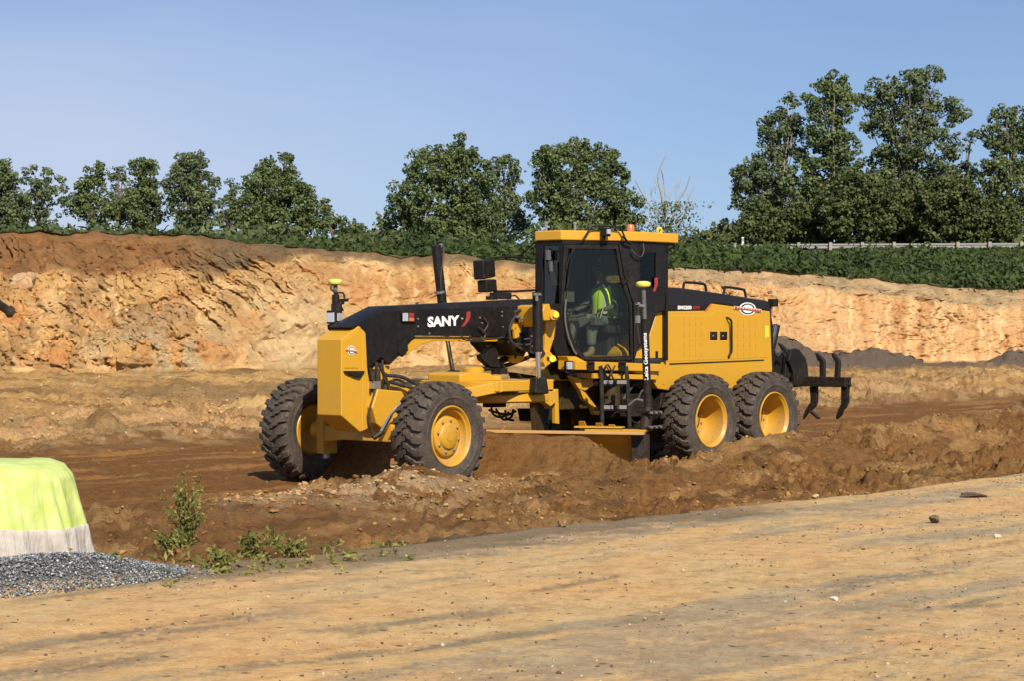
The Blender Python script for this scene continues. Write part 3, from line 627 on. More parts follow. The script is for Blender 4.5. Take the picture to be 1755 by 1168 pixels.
m, nt, b = newmat('white_fabric'); n1 = noise(nt, 8, 5, .6); c = mixrgb(nt, (.38, .34, .29), (.48, .44, .39), ramp(nt, n1, .35, .65)); nt.links.new(c, b.inputs['Base Color']); b.inputs['Roughness'].default_value = .85
bump(nt, noise(nt, 6, 4, .6, sc=(3, 3, .7)), .7, .04, b); M['cover_w'] = m
cover()

# ------------------------------------------------------------------ weeds beside the road
def leafquads(cent, size, up=None, asp=1.6):
    n = len(cent); d = rng.normal(size=(n, 3)); d /= np.linalg.norm(d, axis=1)[:, None]
    if up is not None: d = d + up; d /= np.linalg.norm(d, axis=1)[:, None]
    a = np.cross(d, rng.normal(size=(n, 3))); a /= np.linalg.norm(a, axis=1)[:, None]; b_ = np.cross(d, a)
    s = np.asarray(size).reshape(-1, 1); a = a * s * asp * .5; b_ = b_ * s * .5
    V = np.stack([cent - a, cent - b_ * .9 + a * .1, cent + a, cent + b_ * .9 + a * .1], 1).reshape(-1, 3); F = np.arange(n * 4).reshape(-1, 4); return V, F
def weed(px, py, h, wd, ns, nl, label, dens=1.0, lean=(0, 0)):
    p = at(px, py); r = empty('weed', p)
    st = MB(); C_ = []
    for i in range(ns):
        a = random.uniform(0, 6.28); e = random.uniform(.2, 1) * wd; hh = h * random.uniform(.55, 1) * (1 - .35 * e / wd)
        tip = Vector((math.cos(a) * e + lean[0] * hh, math.sin(a) * e * .7, hh)); mid_ = tip * .5 + Vector((0, 0, hh * .12))
        b0 = Vector((random.uniform(-.03, .03), random.uniform(-.03, .03), -.03)); st.tube([b0, mid_, tip], [.006, .002], 4, 3)
        for j in range(int(nl * .7)):
            t = random.uniform(.12, 1.02); q = b0.lerp(mid_, t * 2) if t < .5 else mid_.lerp(tip, t * 2 - 1)
            C_.append(q + Vector((random.gauss(0, .028), random.gauss(0, .028), random.gauss(0, .02))))
    st.build('stem', M['weed'], r)
    V, F = leafquads(np.array(C_), rng.uniform(.014, .034, len(C_)), np.array([0, -.3, .6])); me = npmesh('foliage', V, F, M['weed']); link('foliage', me, r)
    tag(r, label, 'weed')
weed(318, 938, .80, .25, 32, 36, 'tallest leafy weed standing in front of the pale clods beside the gravel')
weed(298, 945, .26, .24, 14, 26, 'low bushy weed at the foot of the tallest one')
weed(432, 958, .26, .20, 18, 24, 'yellow green weed right of the gravel heap tip')
weed(372, 975, .16, .20, 12, 20, 'small pale weed where the gravel heap thins out')
weed(505, 955, .13, .18, 14, 22, 'low green weed rightmost beside the road edge')
weed(470, 935, .22, .12, 8, 16, 'thin wispy weed just behind the road edge')

# ------------------------------------------------------------------ trees
def nrm(v): return v / np.linalg.norm(v, axis=1)[:, None]
def tree(name, lobes, D0, base_py, label, cat='tree', mat='leaf', leaf=.15, dens=1.15, trunks=1, group=None, gap=.0, barkm='bark', tr=.16, zbase=None, trunkshow=.7):
    cxm = sum(l[0] * l[2] for l in lobes) / sum(l[2] for l in lobes); s = D0 / FPX
    zb = zbase if zbase is not None else float(np.interp(cxm, [0, 600, 900, 1150, 1755], [6.0, 6.0, 5.9, 6.2, 6.35])) - .2
    X0 = (cxm - CXP) * s; r = empty(name, (X0, D0, zb))
    cl = []; clr = []
    for (cx, cy, rx, ry) in lobes:
        rx *= 1.14; ry *= 1.10
        c = np.array([(cx - CXP) * s - X0, rng.normal() * .3, EYE + (HZP - cy) * s - zb]); a = rx * s; b_ = ry * s
        n = max(8, int(dens * 6.5 * (a * a * b_) ** .66 / .28)); d = nrm(rng.normal(size=(n, 3))); q = rng.uniform(.25, 1, n)[:, None] ** .45
        cl.append(c + d * q * np.array([a, a * .9, b_]) * .93); clr.append(rng.uniform(.20, .46, n) * min(1.2, .55 + .45 * a))
        nw = max(3, n // 4); d = nrm(rng.normal(size=(nw, 3))); cl.append(c + d * rng.uniform(.90, 1.07, (nw, 1)) * np.array([a, a * .9, b_])); clr.append(rng.uniform(.10, .22, nw))
    cl = np.concatenate(cl); clr = np.concatenate(clr); keep = rng.uniform(size=len(cl)) > gap; cl, clr = cl[keep], clr[keep]; keep = cl[:, 2] > .2; cl, clr = cl[keep], clr[keep]
    nl = np.maximum(9, (clr / .42) ** 2 * 64).astype(int); rep = np.repeat(np.arange(len(cl)), nl); n = len(rep)
    d = nrm(rng.normal(size=(n, 3))); P_ = cl[rep] + d * (clr[rep] * rng.uniform(.35, 1.0, n) ** .6)[:, None] * np.array([1, 1, .8])
    V, F = leafquads(P_, rng.uniform(leaf * .6, leaf * 1.35, n), d * .9 + np.array([0, 0, .35]), 1.35)
    me = npmesh('crown', V, F, M[mat]); link('crown', me, r)
    tb = MB(); zt = cl[:, 2].max()
    for t in range(trunks):
        x0 = random.uniform(-.5, .5) * (t > 0) * 1.4 * (1 + t * .3); y0 = random.uniform(-.3, .3); L0 = lobes[t % len(lobes)]; tx = (L0[0] - CXP) * s - X0; tz = EYE + (HZP - L0[1]) * s - zb
        mids = [(x0 + (tx - x0) * f + random.gauss(0, .08), y0, tz * f) for f in (.35, .7)]
        tb.tube([(x0, y0, -.3), *mids, (tx, 0, tz + .2)], [tr, tr * .25], 7, 3)
        for i in random.sample(range(len(cl)), min(len(cl), 16)):
            f = random.uniform(.25, .8); a = Vector((x0 + (tx - x0) * f, y0 * (1 - f), tz * f)); b_ = Vector(cl[i])
            if b_.z < a.z: a.z = max(.3, b_.z * .6)
            tb.tube([a, a.lerp(b_, .5) + Vector((0, 0, -.1)), b_], [tr * .38, tr * .10], 5, 2)
    tb.build('trunk', M[barkm], r); tag(r, label, cat, group); return r
G1 = 'trees in a row beyond the embankment'
tree('tree', [(2, 305, 30, 28), (-12, 335, 40, 30), (18, 345, 28, 25), (5, 372, 38, 20)], 150, 400, 'dark tree cut off by the left border of the photo', group=G1, mat='leaf2')
tree('tree', [(60, 305, 22, 24), (90, 303, 18, 22), (70, 338, 34, 26), (102, 335, 16, 18), (70, 368, 32, 18)], 150, 400, 'sparse two topped tree, second from the left border', dens=.55, group=G1, mat='leaf2')
tree('tree', [(163, 295, 17, 20), (155, 325, 28, 24), (135, 350, 25, 20), (165, 360, 36, 24)], 150, 400, 'pointed tree just right of the sparse two topped one', dens=.85, group=G1)
tree('tree', [(202, 300, 16, 16), (205, 330, 20, 26), (206, 362, 26, 22)], 152, 400, 'narrow low tree squeezed between two taller pointed ones at the left', dens=.8, group=G1)
tree('tree', [(238, 285, 17, 18), (250, 300, 22, 26), (243, 340, 34, 32), (250, 370, 32, 22)], 149, 400, 'bushy round shouldered tree left of the tallest tree of the left row', group=G1)
tree('tree', [(322, 275, 20, 20), (330, 285, 24, 26), (308, 315, 26, 30), (350, 318, 22, 26), (326, 350, 36, 36), (330, 385, 30, 20)], 147, 405, 'tallest tree of the left row, full oval crown', group=G1, mat='leaf2')
tree('tree', [(397, 322, 14, 15), (390, 350, 20, 20), (385, 380, 26, 18)], 151, 410, 'thin airy little tree between the oval tree and the broad one', dens=.5, group=G1, mat='leaf2')
tree('tree', [(457, 290, 20, 22), (490, 285, 20, 22), (470, 320, 48, 34), (430, 355, 42, 34), (505, 345, 38, 36), (470, 380, 74, 34), (540, 375, 24, 26)], 144, 415, 'broad dense tree, widest of the left row', group=G1, dens=1.1)
tree('tree', [(556, 352, 9, 10), (560, 378, 22, 18), (590, 390, 28, 16), (610, 402, 24, 14)], 146, 420, 'low ragged tree falling away right of the broad dense one', dens=.8, group=G1)
tree('tree', [(652, 375, 13, 14), (655, 400, 20, 18)], 142, 425, 'small bush tree at the left foot of the central grove', group=G1, dens=.8)
tree('tree', [(680, 415, 44, 26), (740, 415, 50, 26), (810, 410, 50, 28), (788, 243, 14, 14), (755, 258, 9, 12), (785, 270, 34, 26), (735, 290, 40, 34), (800, 310, 50, 44), (700, 345, 36, 36), (755, 355, 66, 50), (820, 365, 44, 44), (690, 390, 36, 26), (770, 400, 80, 26)], 138, 430, 'big round crowned tree standing left of the cab roof', group=G1, dens=.8)
tree('tree', [(860, 285, 26, 18), (880, 300, 18, 20), (860, 335, 32, 34), (870, 385, 36, 34)], 141, 430, 'paler tree filling the gap between the two big round ones', group=G1, dens=.85, mat='leaf2')
tree('tree', [(985, 250, 24, 16), (928, 270, 20, 22), (960, 285, 40, 34), (1025, 285, 38, 36), (1062, 300, 18, 24), (940, 340, 36, 42), (1000, 345, 60, 52), (1065, 350, 30, 34), (1085, 372, 18, 18), (1000, 400, 90, 26)], 136, 430, 'broad domed tree rising directly behind the cab roof', group=G1, dens=1.1, trunks=3, barkm='bark_pale', mat='leaf')
# bare tree
def bare(px, D0, base_py, label):
    s = D0 / FPX; r = empty('bare_tree', ((px - CXP) * s, D0, 5.9)); tb = MB(); x0 = (px - CXP) * s
    def W(p): return Vector(((p[0] - CXP) * s - x0, p[2] if len(p) > 2 else 0, EYE + (HZP - p[1]) * s - 5.9))
    for pl, rr in (([(1145, 430), (1142, 380), (1133, 330), (1128, 300), (1140, 268)], .10), ([(1143, 400), (1120, 360), (1100, 330), (1088, 310)], .07), ([(1146, 400), (1160, 350), (1175, 325), (1183, 302)], .07),
                   ([(1150, 410), (1172, 370), (1180, 340), (1190, 320)], .06), ([(1140, 380), (1150, 330), (1165, 312)], .05), ([(1138, 400), (1112, 380), (1095, 365)], .05), ([(1142, 360), (1138, 310), (1132, 292)], .05), ([(1148, 420), (1165, 395), (1190, 385)], .05), ([(1110, 348), (1104, 322)], .03), ([(1160, 350), (1158, 322), (1168, 300)], .03), ([(1128, 320), (1118, 300)], .03), ([(1176, 360), (1192, 345)], .03)):
        tb.tube([W((a, b_, random.uniform(-.5, .5))) for a, b_ in pl], [rr, rr * .3], 6, 3)
    for i in range(46):
        a = random.uniform(1100, 1190); b_ = random.uniform(320, 420); q = W((a, b_, random.uniform(-.6, .6))); tb.tube([q, q + Vector((random.gauss(0, .25), random.gauss(0, .2), random.uniform(.2, .6)))], [.022, .008], 4)
    tb.build('trunk', M['bark_pale'], r)
    C_ = np.array([W((random.gauss(1148, 24), random.uniform(345, 425), random.uniform(-.8, .8))) for _ in range(1100)]); V, F = leafquads(C_, rng.uniform(.08, .18, len(C_))); link('foliage', npmesh('foliage', V, F, M['leaf2']), r)
    tag(r, label, 'bare tree')
bare(1145, 134, 430, 'pale leafless tree with bare branches just right of the cab roof')
G2 = 'tall trees at the right beyond the guardrail'
tree('tree', [(1225, 398, 20, 14), (1250, 392, 20, 18), (1275, 400, 22, 16)], 140, 425, 'low dark bush tree left of the tall right hand trees', dens=.8, cat='tree')
tree('tree', [(1350, 180, 16, 18), (1335, 215, 28, 28), (1360, 240, 30, 40), (1315, 235, 20, 20), (1320, 290, 42, 34), (1285, 300, 30, 22), (1360, 320, 36, 50), (1290, 345, 36, 28), (1330, 385, 46, 28), (1268, 318, 16, 12)], 132, 425, 'tall leaning tree, leftmost of the right hand group', group=G2, mat='leaf2', trunks=3, barkm='bark_pale', dens=1.0)
tree('tree', [(1430, 145, 26, 18), (1410, 170, 28, 30), (1440, 180, 26, 30), (1415, 225, 34, 40), (1445, 265, 32, 40), (1410, 300, 34, 46), (1450, 320, 28, 34), (1405, 360, 40, 44)], 130, 425, 'tall dense tree with a round top, second of the right hand group', group=G2, trunks=2, barkm='bark_pale', dens=1.05)
tree('tree', [(1590, 130, 26, 18), (1555, 145, 26, 22), (1505, 150, 22, 18), (1480, 180, 18, 20), (1525, 185, 34, 34), (1585, 185, 34, 40), (1632, 190, 26, 22), (1500, 215, 22, 26), (1550, 250, 40, 46), (1600, 260, 34, 46), (1530, 320, 44, 50), (1590, 340, 44, 50), (1510, 275, 22, 30)], 133, 425, 'tallest and widest tree of the right hand group, airy at the top', group=G2, mat='leaf2', trunks=3, dens=.85, barkm='bark')
tree('tree', [(1665, 235, 14, 14), (1640, 250, 18, 22), (1650, 300, 28, 36), (1645, 350, 36, 40)], 136, 425, 'slimmer lower tree between the widest tree and the one at the right border', group=G2, dens=.7, mat='leaf2')
tree('tree', [(1722, 200, 24, 20), (1750, 205, 24, 24), (1705, 235, 24, 24), (1740, 260, 34, 40), (1770, 250, 30, 40), (1700, 300, 28, 36), (1740, 330, 44, 46), (1715, 375, 44, 36)], 131, 425, 'dark tree cut off by the right border of the photo', group=G2, dens=.95, trunks=2)
G3 = 'green shrubs under the tall trees behind the guardrail'
for i, (a, b_, rx, ry, l) in enumerate([(1305, 385, 34, 38, 'yellowish shrub below the leaning tree behind the guardrail'), (1388, 375, 46, 46, 'shrub under the round topped tree behind the guardrail'), (1468, 355, 56, 66, 'broad dark shrub between the round topped tree and the widest tree'),
        (1550, 360, 54, 60, 'shrub under the widest right hand tree'), (1630, 360, 50, 66, 'tall yellow green shrub right of the widest tree'), (1695, 380, 44, 44, 'shrub left of the tree at the right border')]):
    tree('shrub', [(a, b_, rx, ry), (a - rx * .5, b_ + 8, rx * .7, ry * .7), (a + rx * .5, b_ + 5, rx * .7, ry * .75)], 127 + i % 2 * 2, 425, l, cat='shrub', mat='leaf3', leaf=.17, dens=1.2, group=G3, tr=.06)

# ------------------------------------------------------------------ weeds on the green slope and hedge behind the bank
def slope_cover(name, mask, n, h, mat, leafs, per=12, rad=.5):
    i = sample(mask, n, 1.6); p = VERT.reshape(-1, 3)[i].copy(); p[:, :2] += rng.normal(size=(n, 2)) * .3
    hs = h[i] if isinstance(h, np.ndarray) else np.full(n, h); rep = np.repeat(np.arange(n), per); m_ = len(rep); d = nrm(rng.normal(size=(m_, 3))); d[:, 2] = np.abs(d[:, 2])
    hh = hs[rep] * rng.uniform(.4, 1.25, n)[rep]
    q = p[rep] + d * np.stack([np.full(m_, rad), np.full(m_, rad), hh], 1) * rng.uniform(.4, 1, (m_, 1)) ** .5
    V, F = leafquads(q, rng.uniform(leafs * .6, leafs * 1.4, m_), d * .5 + np.array([0, -.3, .4]), 2.4); o = link(name, npmesh(name, V, F, M[mat])); o['kind'] = 'stuff'
aft = (after * vis * (D < 126) * (D > Dc + .4)).astype(float)
gm = aft * np.clip(ss(960, 1120, pxg) + ss(420, 380, pxg) * ss(Dc + 4, Dc + 9, D) + ss(640, 800, pxg) + ss(360, 420, pxg) * ss(Dc + 3, Dc + 5, D), 0, 1)
hgt = (((.25 + 1.1 * ss(-.25, .35, fbm(X * .25, Y * .25, 3)))) * (.5 + 1.2 * ss(-.2, .3, fbm(X * .09 + 4, Y * .09, 2))) * np.interp(pxg, [0, 500, 700, 1000, 1200, 1755], [.28, .38, .62, .75, .60, .65]) * (1 - (.93 - .45 * ss(1430, 1520, pxg)) * ss(94, 109, D))).ravel()
slope_cover('bank_weeds', gm, 9800, hgt, 'weedbank', .115, 14, .42)
slope_cover('roadside_growth', (after * vis * (D > 129.5) * (D < 141)).astype(float), 2600, 1.1 + .9 * ss(-.2, .3, fbm(X * .25 + 9, Y * .25, 3)).ravel(), 'leaf3', .24, 14, .8)
slope_cover('slope_brush', gm * (pxg > 960) * ss(0, .3, fbm(X * .22 + 70, Y * .16, 3)) * (D < 108), 700, .75, 'weedbank', .14, 26, .7)
slope_cover('hedge_growth', aft * ss(100, 112, D) * ss(820, 700, pxg), 2600, .2 + 1.0 * ss(-.2, .3, fbm(X * .3 + 9, Y * .3, 3)).ravel() + (.5 * ss(500, 200, pxg)).ravel(), 'leaf3', .22, 16, .8)

slope_cover('verge_grass', strip * vis * (dv > -.9) * (pxg < 640), 110, .045, 'weed', .022, 9, .05)
# ------------------------------------------------------------------ guardrail along the road behind
gr = empty('guardrail', (2.0, 119, 6.0))
gp = [(862, 442, 114), (915, 436, 115), (1000, 430, 117), (1150, 424.5, 119), (1400, 422, 120), (1800, 420.5, 121)]
def gpt(px):
    a = [q[0] for q in gp]; d = np.interp(px, a, [q[2] for q in gp]); y = np.interp(px, a, [q[1] for q in gp]); s = d / FPX
    return Vector(((px - CXP) * s, d, EYE + (HZP - y) * s))
def grloc(v): return v - gr.location
pxs = [866, 915] + [1150 + 54.5 * i for i in range(-4, 12)]
pl = [grloc(gpt(p)) for p in np.linspace(864, 1790, 40)]
prof = [(-.00, .155), (-.05, .11), (-.05, .06), (.0, .015), (0, -.015), (-.05, -.06), (-.05, -.11), (0, -.155)]
b = MB(); nn = len(prof)
b.add([(q.x, q.y + d, q.z + h) for q in pl for d, h in prof], [(i * nn + k, i * nn + k + 1, (i + 1) * nn + k + 1, (i + 1) * nn + k) for i in range(len(pl) - 1) for k in range(nn - 1)])
b.add([(q.x, q.y + .012 + d, q.z + h) for q in pl for d, h in prof], [(i * nn + k, i * nn + k + 1, (i + 1) * nn + k + 1, (i + 1) * nn + k) for i in range(len(pl) - 1) for k in range(nn - 1)])
b.build('rail', M['galv'], gr)
pb = MB(); pb.box((0, -.17, -.28), (.17, .18, 1.02)); pme = pb.mesh('post'); pme.materials.append(M['post_wood'])
for i, p in enumerate(pxs):
    if 925 < p < 1140: continue
    o = link('post', pme, gr); o.location = grloc(gpt(p))
    bb = MB(); 
tag(gr, 'galvanised guardrail on posts running above the green slope', 'guardrail')
r = empty('delineator', tuple(gpt(1275) + Vector((0, .6, -.6)))); b = MB(); b.box((0, 0, .7), (.12, .03, 1.0)); b.build('post', M['white'], r, .005); b = MB(); b.box((0, -.025, 1.05), (.10, .012, .18)); b.build('reflector', M['galv'], r); tag(r, 'short white marker post standing behind the guardrail', 'marker post')
# ------------------------------------------------------------------ the motor grader
RZ = math.atan2(UY, UX)
ROOT = empty('motor_grader', (OX, OY, 0), RZ)
tag(ROOT, 'yellow and black motor grader cutting the brown soil, ripper raised at its rear', 'motor grader')
def G(name, mb, mat, bevel=0, parent=None, angle=40): return mb.build(name, M[mat], parent or ROOT, bevel, angle)
def pxp(pts, v): return [PV(x, y, v) for x, y in pts]
# --- front block
fb = G('front_counterweight', MB().prism(pxp([(585, 582), (616, 558), (620, 562), (620, 741), (617, 742), (585, 714)], .22), .22, -.22), 'yellow', .032)
G('mounting_plate', MB().prism(pxp([(620.5, 563), (627, 570), (630, 632), (634, 660), (631, 736), (620.5, 741)], .24), .24, -.24), 'yellow', .012)
G('tow_step', MB().prism(pxp([(588, 637), (622, 637), (621, 641), (614, 649), (606, 647), (590, 640)], .224), .218, .262), 'black_metal', .004)
G('cover_panel', MB().prism(pxp([(590, 585), (613, 567), (615, 632), (590, 632)], .224), .216, .2275), 'yellow', .003)
def emblem(cx, cy, rx, ry, v, parent, tilt=.1, withoval=True):
    (u0, w0) = PV(cx, cy, v); (u1, _) = PV(cx + rx, cy, v); a = abs(u1 - u0); _, w1 = PV(cx, cy + ry, v); b_ = abs(w0 - w1)
    def oval(k, n=28): return [(u0 + a * k * math.cos(t * 2 * math.pi / n), w0 + b_ * k * math.sin(t * 2 * math.pi / n)) for t in range(n)]
    for k, mt, d in ((.62, 'white', .004), (.52, 'black', .006), (.40, 'white', .008)):
        G('emblem_oval', MB().prism(oval(k), v, v + d), mt, parent=parent)
    s = [(-1, .30), (1, -.02), (1, -.36), (-1, -.02)]
    G('emblem_band', MB().prism([(u0 - a * x, w0 + b_ * y * .9) for x, y in s], v, v + .010), 'cream', parent=parent)
    s = [(-.96, .25), (.96, -.06), (.96, -.32), (-.96, -.0)]
    G('emblem_band', MB().prism([(u0 - a * x, w0 + b_ * y * .9) for x, y in s], v, v + .012), 'red', parent=parent)
    m_ = MB()
    for i in range(9):
        x = -.82 + i * .2; y = .07 - x * .155 - .035
        m_.prism([(u0 - a * p, w0 + b_ * q * .9) for p, q in ((x, y + .09), (x + .12, y + .07), (x + .12, y - .10), (x, y - .08))], v, v + .014)
    G('emblem_print', m_, 'cream', parent=parent)
emblem(602, 602, 10, 13, .2285, fb)
# --- worklight and bracket on the front block
b = MB(); u, v_, w_ = P3(572, 543, -.30); b.box((u, v_, w_), (.10, .17, .17)); hl = G('headlight', b, 'black_metal', .012)
b = MB(); b.box((u + .055, v_, w_ - .005), (.015, .13, .12)); G('headlight_lens', b, 'lens', .004, hl)
b = MB(); b.box((u + .005, v_ + .115, w_), (.08, .018, .10)); G('headlight_lens', b, 'lens', .003, hl)
b = MB(); b.tube([(u - .02, v_, w_ - .08), (u - .05, v_ + .05, w_ - .22)], .03, 6); G('headlight_bracket', b, 'black_metal', 0, hl)
# --- main beam (gooseneck): side plates with a chamfered upper edge
low = [(600, 560), (657, 534), (915, 523), (930, 524), (930, 577), (712, 575), (695, 594), (684, 611), (668, 627), (655, 613), (641, 624), (632, 634), (628, 600), (627, 577)]
b = MB(); b.prism(pxp(low, .2), .2, -.2)
top = pxp([(600, 560), (657, 534), (915, 523), (930, 524)], .2); top2 = pxp([(601, 553.5), (658, 524.5), (915, 512), (930, 512.5)], .14)
for i in range(3):
    a, c = top[i], top[i + 1]; A, C_ = top2[i], top2[i + 1]
    b.add([(a[0], .2, a[1]), (c[0], .2, c[1]), (C_[0], .14, C_[1]), (A[0], .14, A[1]), (a[0], -.2, a[1]), (c[0], -.2, c[1]), (C_[0], -.14, C_[1]), (A[0], -.14, A[1])],
          [(0, 1, 2, 3), (7, 6, 5, 4), (3, 2, 6, 7)] + ([(0, 3, 7, 4)] if i == 0 else []) + ([(1, 5, 6, 2)] if i == 2 else []))
beam = G('main_beam', b, 'black', .006)
G('beam_underside', MB().prism(pxp([(713, 576), (880, 577.5), (879, 587), (742, 586), (722, 592), (700, 608), (690, 612), (692, 598)], .15), .15, -.15), 'yellow', .01)
G('beam_bracket', MB().prism(pxp([(684, 590), (697, 583), (699, 602), (690, 613), (682, 606)], .205), .17, .215), 'black_metal', .004)
for (x, y) in ((716, 546), (716, 559), (822, 544), (826, 553), (860, 534), (860, 541), (881, 546), (862, 560), (735, 571)):
    u, w_ = PV(x, y, .2); G('bolt', MB().lathe([(.013, -.002), (.013, .012), (.001, .012)], (u, .2, w_), n=8), 'steel', parent=beam)
# marker lamp on the beam
b = MB(); b.prism(pxp([(688, 534), (711, 533), (711, 552), (689, 552)], .2), .195, .232); ml = G('marker_lamp', b, 'black_metal', .008)
G('marker_lens', MB().prism(pxp([(690, 536), (699, 536), (699, 550), (690, 550)], .235), .230, .243), 'lens', .003, ml)
G('marker_lens', MB().prism(pxp([(701, 536), (709, 536), (709, 543), (701, 543)], .235), .230, .243), 'red', .003, ml)
G('marker_lens', MB().prism(pxp([(701, 544), (709, 544), (709, 550), (701, 550)], .235), .230, .243), 'amber', .003, ml)
def letters(txt, pL, pR, top_px, v, mat, parent, offset=.02, name='lettering'):
    me = text_mesh(txt, 1.0, .02, offset); co = np.empty(len(me.vertices) * 3, np.float32); me.vertices.foreach_get('co', co); co = co.reshape(-1, 3)
    x0, x1 = co[:, 0].min(), co[:, 0].max(); y0, y1 = co[:, 1].min(), co[:, 1].max()
    (uL, wL), (uR, wR), (uT, wT) = PV(*pL, v), PV(*pR, v), PV(pL[0], top_px, v); h = wT - wL
    tx = (co[:, 0] - x0) / (x1 - x0); ty = (co[:, 1] - y0) / (y1 - y0)
    n = np.stack([uL + (uR - uL) * tx, v + .002 + (co[:, 2] > 0) * .003, wL + (wR - wL) * tx + h * ty], 1)
    me.vertices.foreach_set('co', n.astype(np.float32).ravel()); me.update(); me.materials.append(M[mat]); return link(name, me, parent)
letters('SANY', (732.5, 560.5), (787, 557.5), 542.5, .2, 'white', beam, .045)
letters('TM', (790, 546.5), (793, 546.5), 544.5, .2, 'white', beam, .02)
G('red_slash', MB().prism(pxp([(802, 533), (806, 534), (806, 543), (802, 551), (796, 558), (790, 560), (796, 552), (799, 544), (799, 537)], .2), .2, .2035), 'red', parent=beam)
u, w_ = PV(858, 508, .0); G('beam_camera_box', MB().box((u, 0, w_ + .01), (.30, .14, .09)).box((u + .18, 0, w_ - .02), (.14, .10, .05)).tube([(u - .1, .02, w_), (u - .28, .02, w_ + .02), (u - .36, .02, w_ - .03)], .012, 6), 'black_metal', .006)
# --- front axle
b = MB(); b.prism([(.14, .78), (-.14, .78), (-.16, .56), (.16, .56)], .46, -.46)
for s in (1, -1): b.slab([(.13, s * .44, .56), (-.13, s * .44, .56), (-.10, s * .96, .50), (.10, s * .96, .50)], (0, 0, .2))
ax = G('front_axle', b, 'yellow', .012)
for s in (1, -1):
    G('knuckle', MB().prism([(.13, .36), (.13, .96), (.03, 1.04), (-.10, 1.0), (-.13, .36)], s * .80, s * .93).lathe([(.13, .91), (.13, 1.06), (.01, 1.06)] if s > 0 else [(.13, -.91), (.13, -1.06), (.01, -1.06)], (0, 0, .66), n=16), 'yellow', .012, ax)
    G('knuckle_pin', MB().tube([(.02, s * .86, .30), (.02, s * .86, 1.10)], .055, 10), 'steel', 0, ax)
G('axle_pivot_frame', MB().prism(pxp([(640, 628), (668, 628), (672, 662), (700, 668), (706, 700), (700, 740), (640, 742), (634, 700)], .13), .13, -.13), 'yellow', .012)
G('pivot_plate', MB().prism(pxp([(648, 668), (690, 672), (697, 690), (690, 735), (662, 741), (646, 728), (638, 700)], .34), .20, .34), 'yellow', .015)
b = MB(); b.tube([P3(654, 741, .45), P3(670, 712, .52)], .030, 10); b.tube([P3(670, 712, .52), P3(690, 690, .6)], .020, 10); G('steering_cylinder', b, 'chrome')
b = MB(); b.tube([P3(640, 752, .40), P3(656, 741, .45)], .034, 10); G('cylinder_eye', b, 'black_metal')
b = MB(); b.tube([(-.20, .85, .60), (-.20, -.85, .60)], .028, 8); G('tie_rod', b, 'steel', 0, ax)
hp = [[(645, 622), (648, 660), (655, 690), (668, 700), (676, 690)], [(655, 618), (660, 655), (680, 652), (697, 660), (712, 676)], [(664, 645), (690, 648), (715, 660), (735, 664)], [(640, 640), (636, 680), (640, 705), (655, 735)], [(650, 625), (668, 668), (676, 700), (690, 715), (706, 712)], [(634, 632), (642, 672), (632, 712), (640, 748)], [(660, 640), (662, 690), (668, 712)], [(655, 720), (680, 722), (702, 728)], [(668, 656), (700, 664), (722, 672)]]
for i, h in enumerate(hp): G('hydraulic_hose', MB().tube([P3(x, y, .24 + .03 * (i % 3)) for x, y in h], .017 if i % 2 else .024, 7, 5), 'rubber_hose')
G('hose_clamp', MB().prism(pxp([(639, 655), (651, 655), (651, 668), (639, 668)], .3), .22, .32), 'steel', .006)
G('front_valve_block', MB().prism(pxp([(630, 630), (646, 624), (650, 652), (644, 700), (632, 700)], .12), .12, -.12), 'black_metal', .01)
# --- wheels
def tyre_mesh():
    b = MB(); N = 26
    prof = [(.350, -.165), (.385, -.195), (.405, -.208), (.44, -.218), (.47, -.226), (.478, -.232), (.49, -.232), (.50, -.226), (.55, -.228), (.585, -.222), (.612, -.205), (.628, -.175), (.636, -.12), (.64, 0)]
    prof = prof + [(r, -y) for r, y in reversed(prof[:-1])] + [(.345, .10), (.345, -.10)]
    b.lathe(prof, n=72, close=True)
    for s in (1, -1):
        for k in range(N):
            a0 = 2 * math.pi * (k + (.5 if s < 0 else 0)) / N
            st = [(s * .232, 0, .600, .050), (s * .226, .0, .648, .058), (s * .17, .012, .668, .060), (s * .13, .030, .674, .060), (s * .105, .088, .676, .055), (s * .055, .105, .677, .058), (s * .035, .150, .677, .050), (-s * .012, .168, .677, .046)]
            vs = []
            for (y, da, rt, ha) in st:
                for (r_, sg, hk) in ((.59 if abs(y) > .2 else .625, -1, 1.12), (rt, -1, .92), (rt, 1, .92), (.59 if abs(y) > .2 else .625, 1, 1.12)):
                    a = a0 + da + sg * ha * hk; vs.append((r_ * math.cos(a), y if r_ == rt else y * (.94 if abs(y) > .2 else 1), r_ * math.sin(a)))
            fs = [(4 * i + j, 4 * i + (j + 1) % 4, 4 * i + 4 + (j + 1) % 4, 4 * i + 4 + j) for i in range(len(st) - 1) for j in range(4)] + [(0, 1, 2, 3), (4 * len(st) - 1, 4 * len(st) - 2, 4 * len(st) - 3, 4 * len(st) - 4)]
            b.add(vs, fs)
    me = b.mesh('tyre'); me.materials.append(M['tyre']); me.polygons.foreach_set('use_smooth', [True] * len(me.polygons)); me.set_sharp_from_angle(angle=R(32)); return me
TY = tyre_mesh()
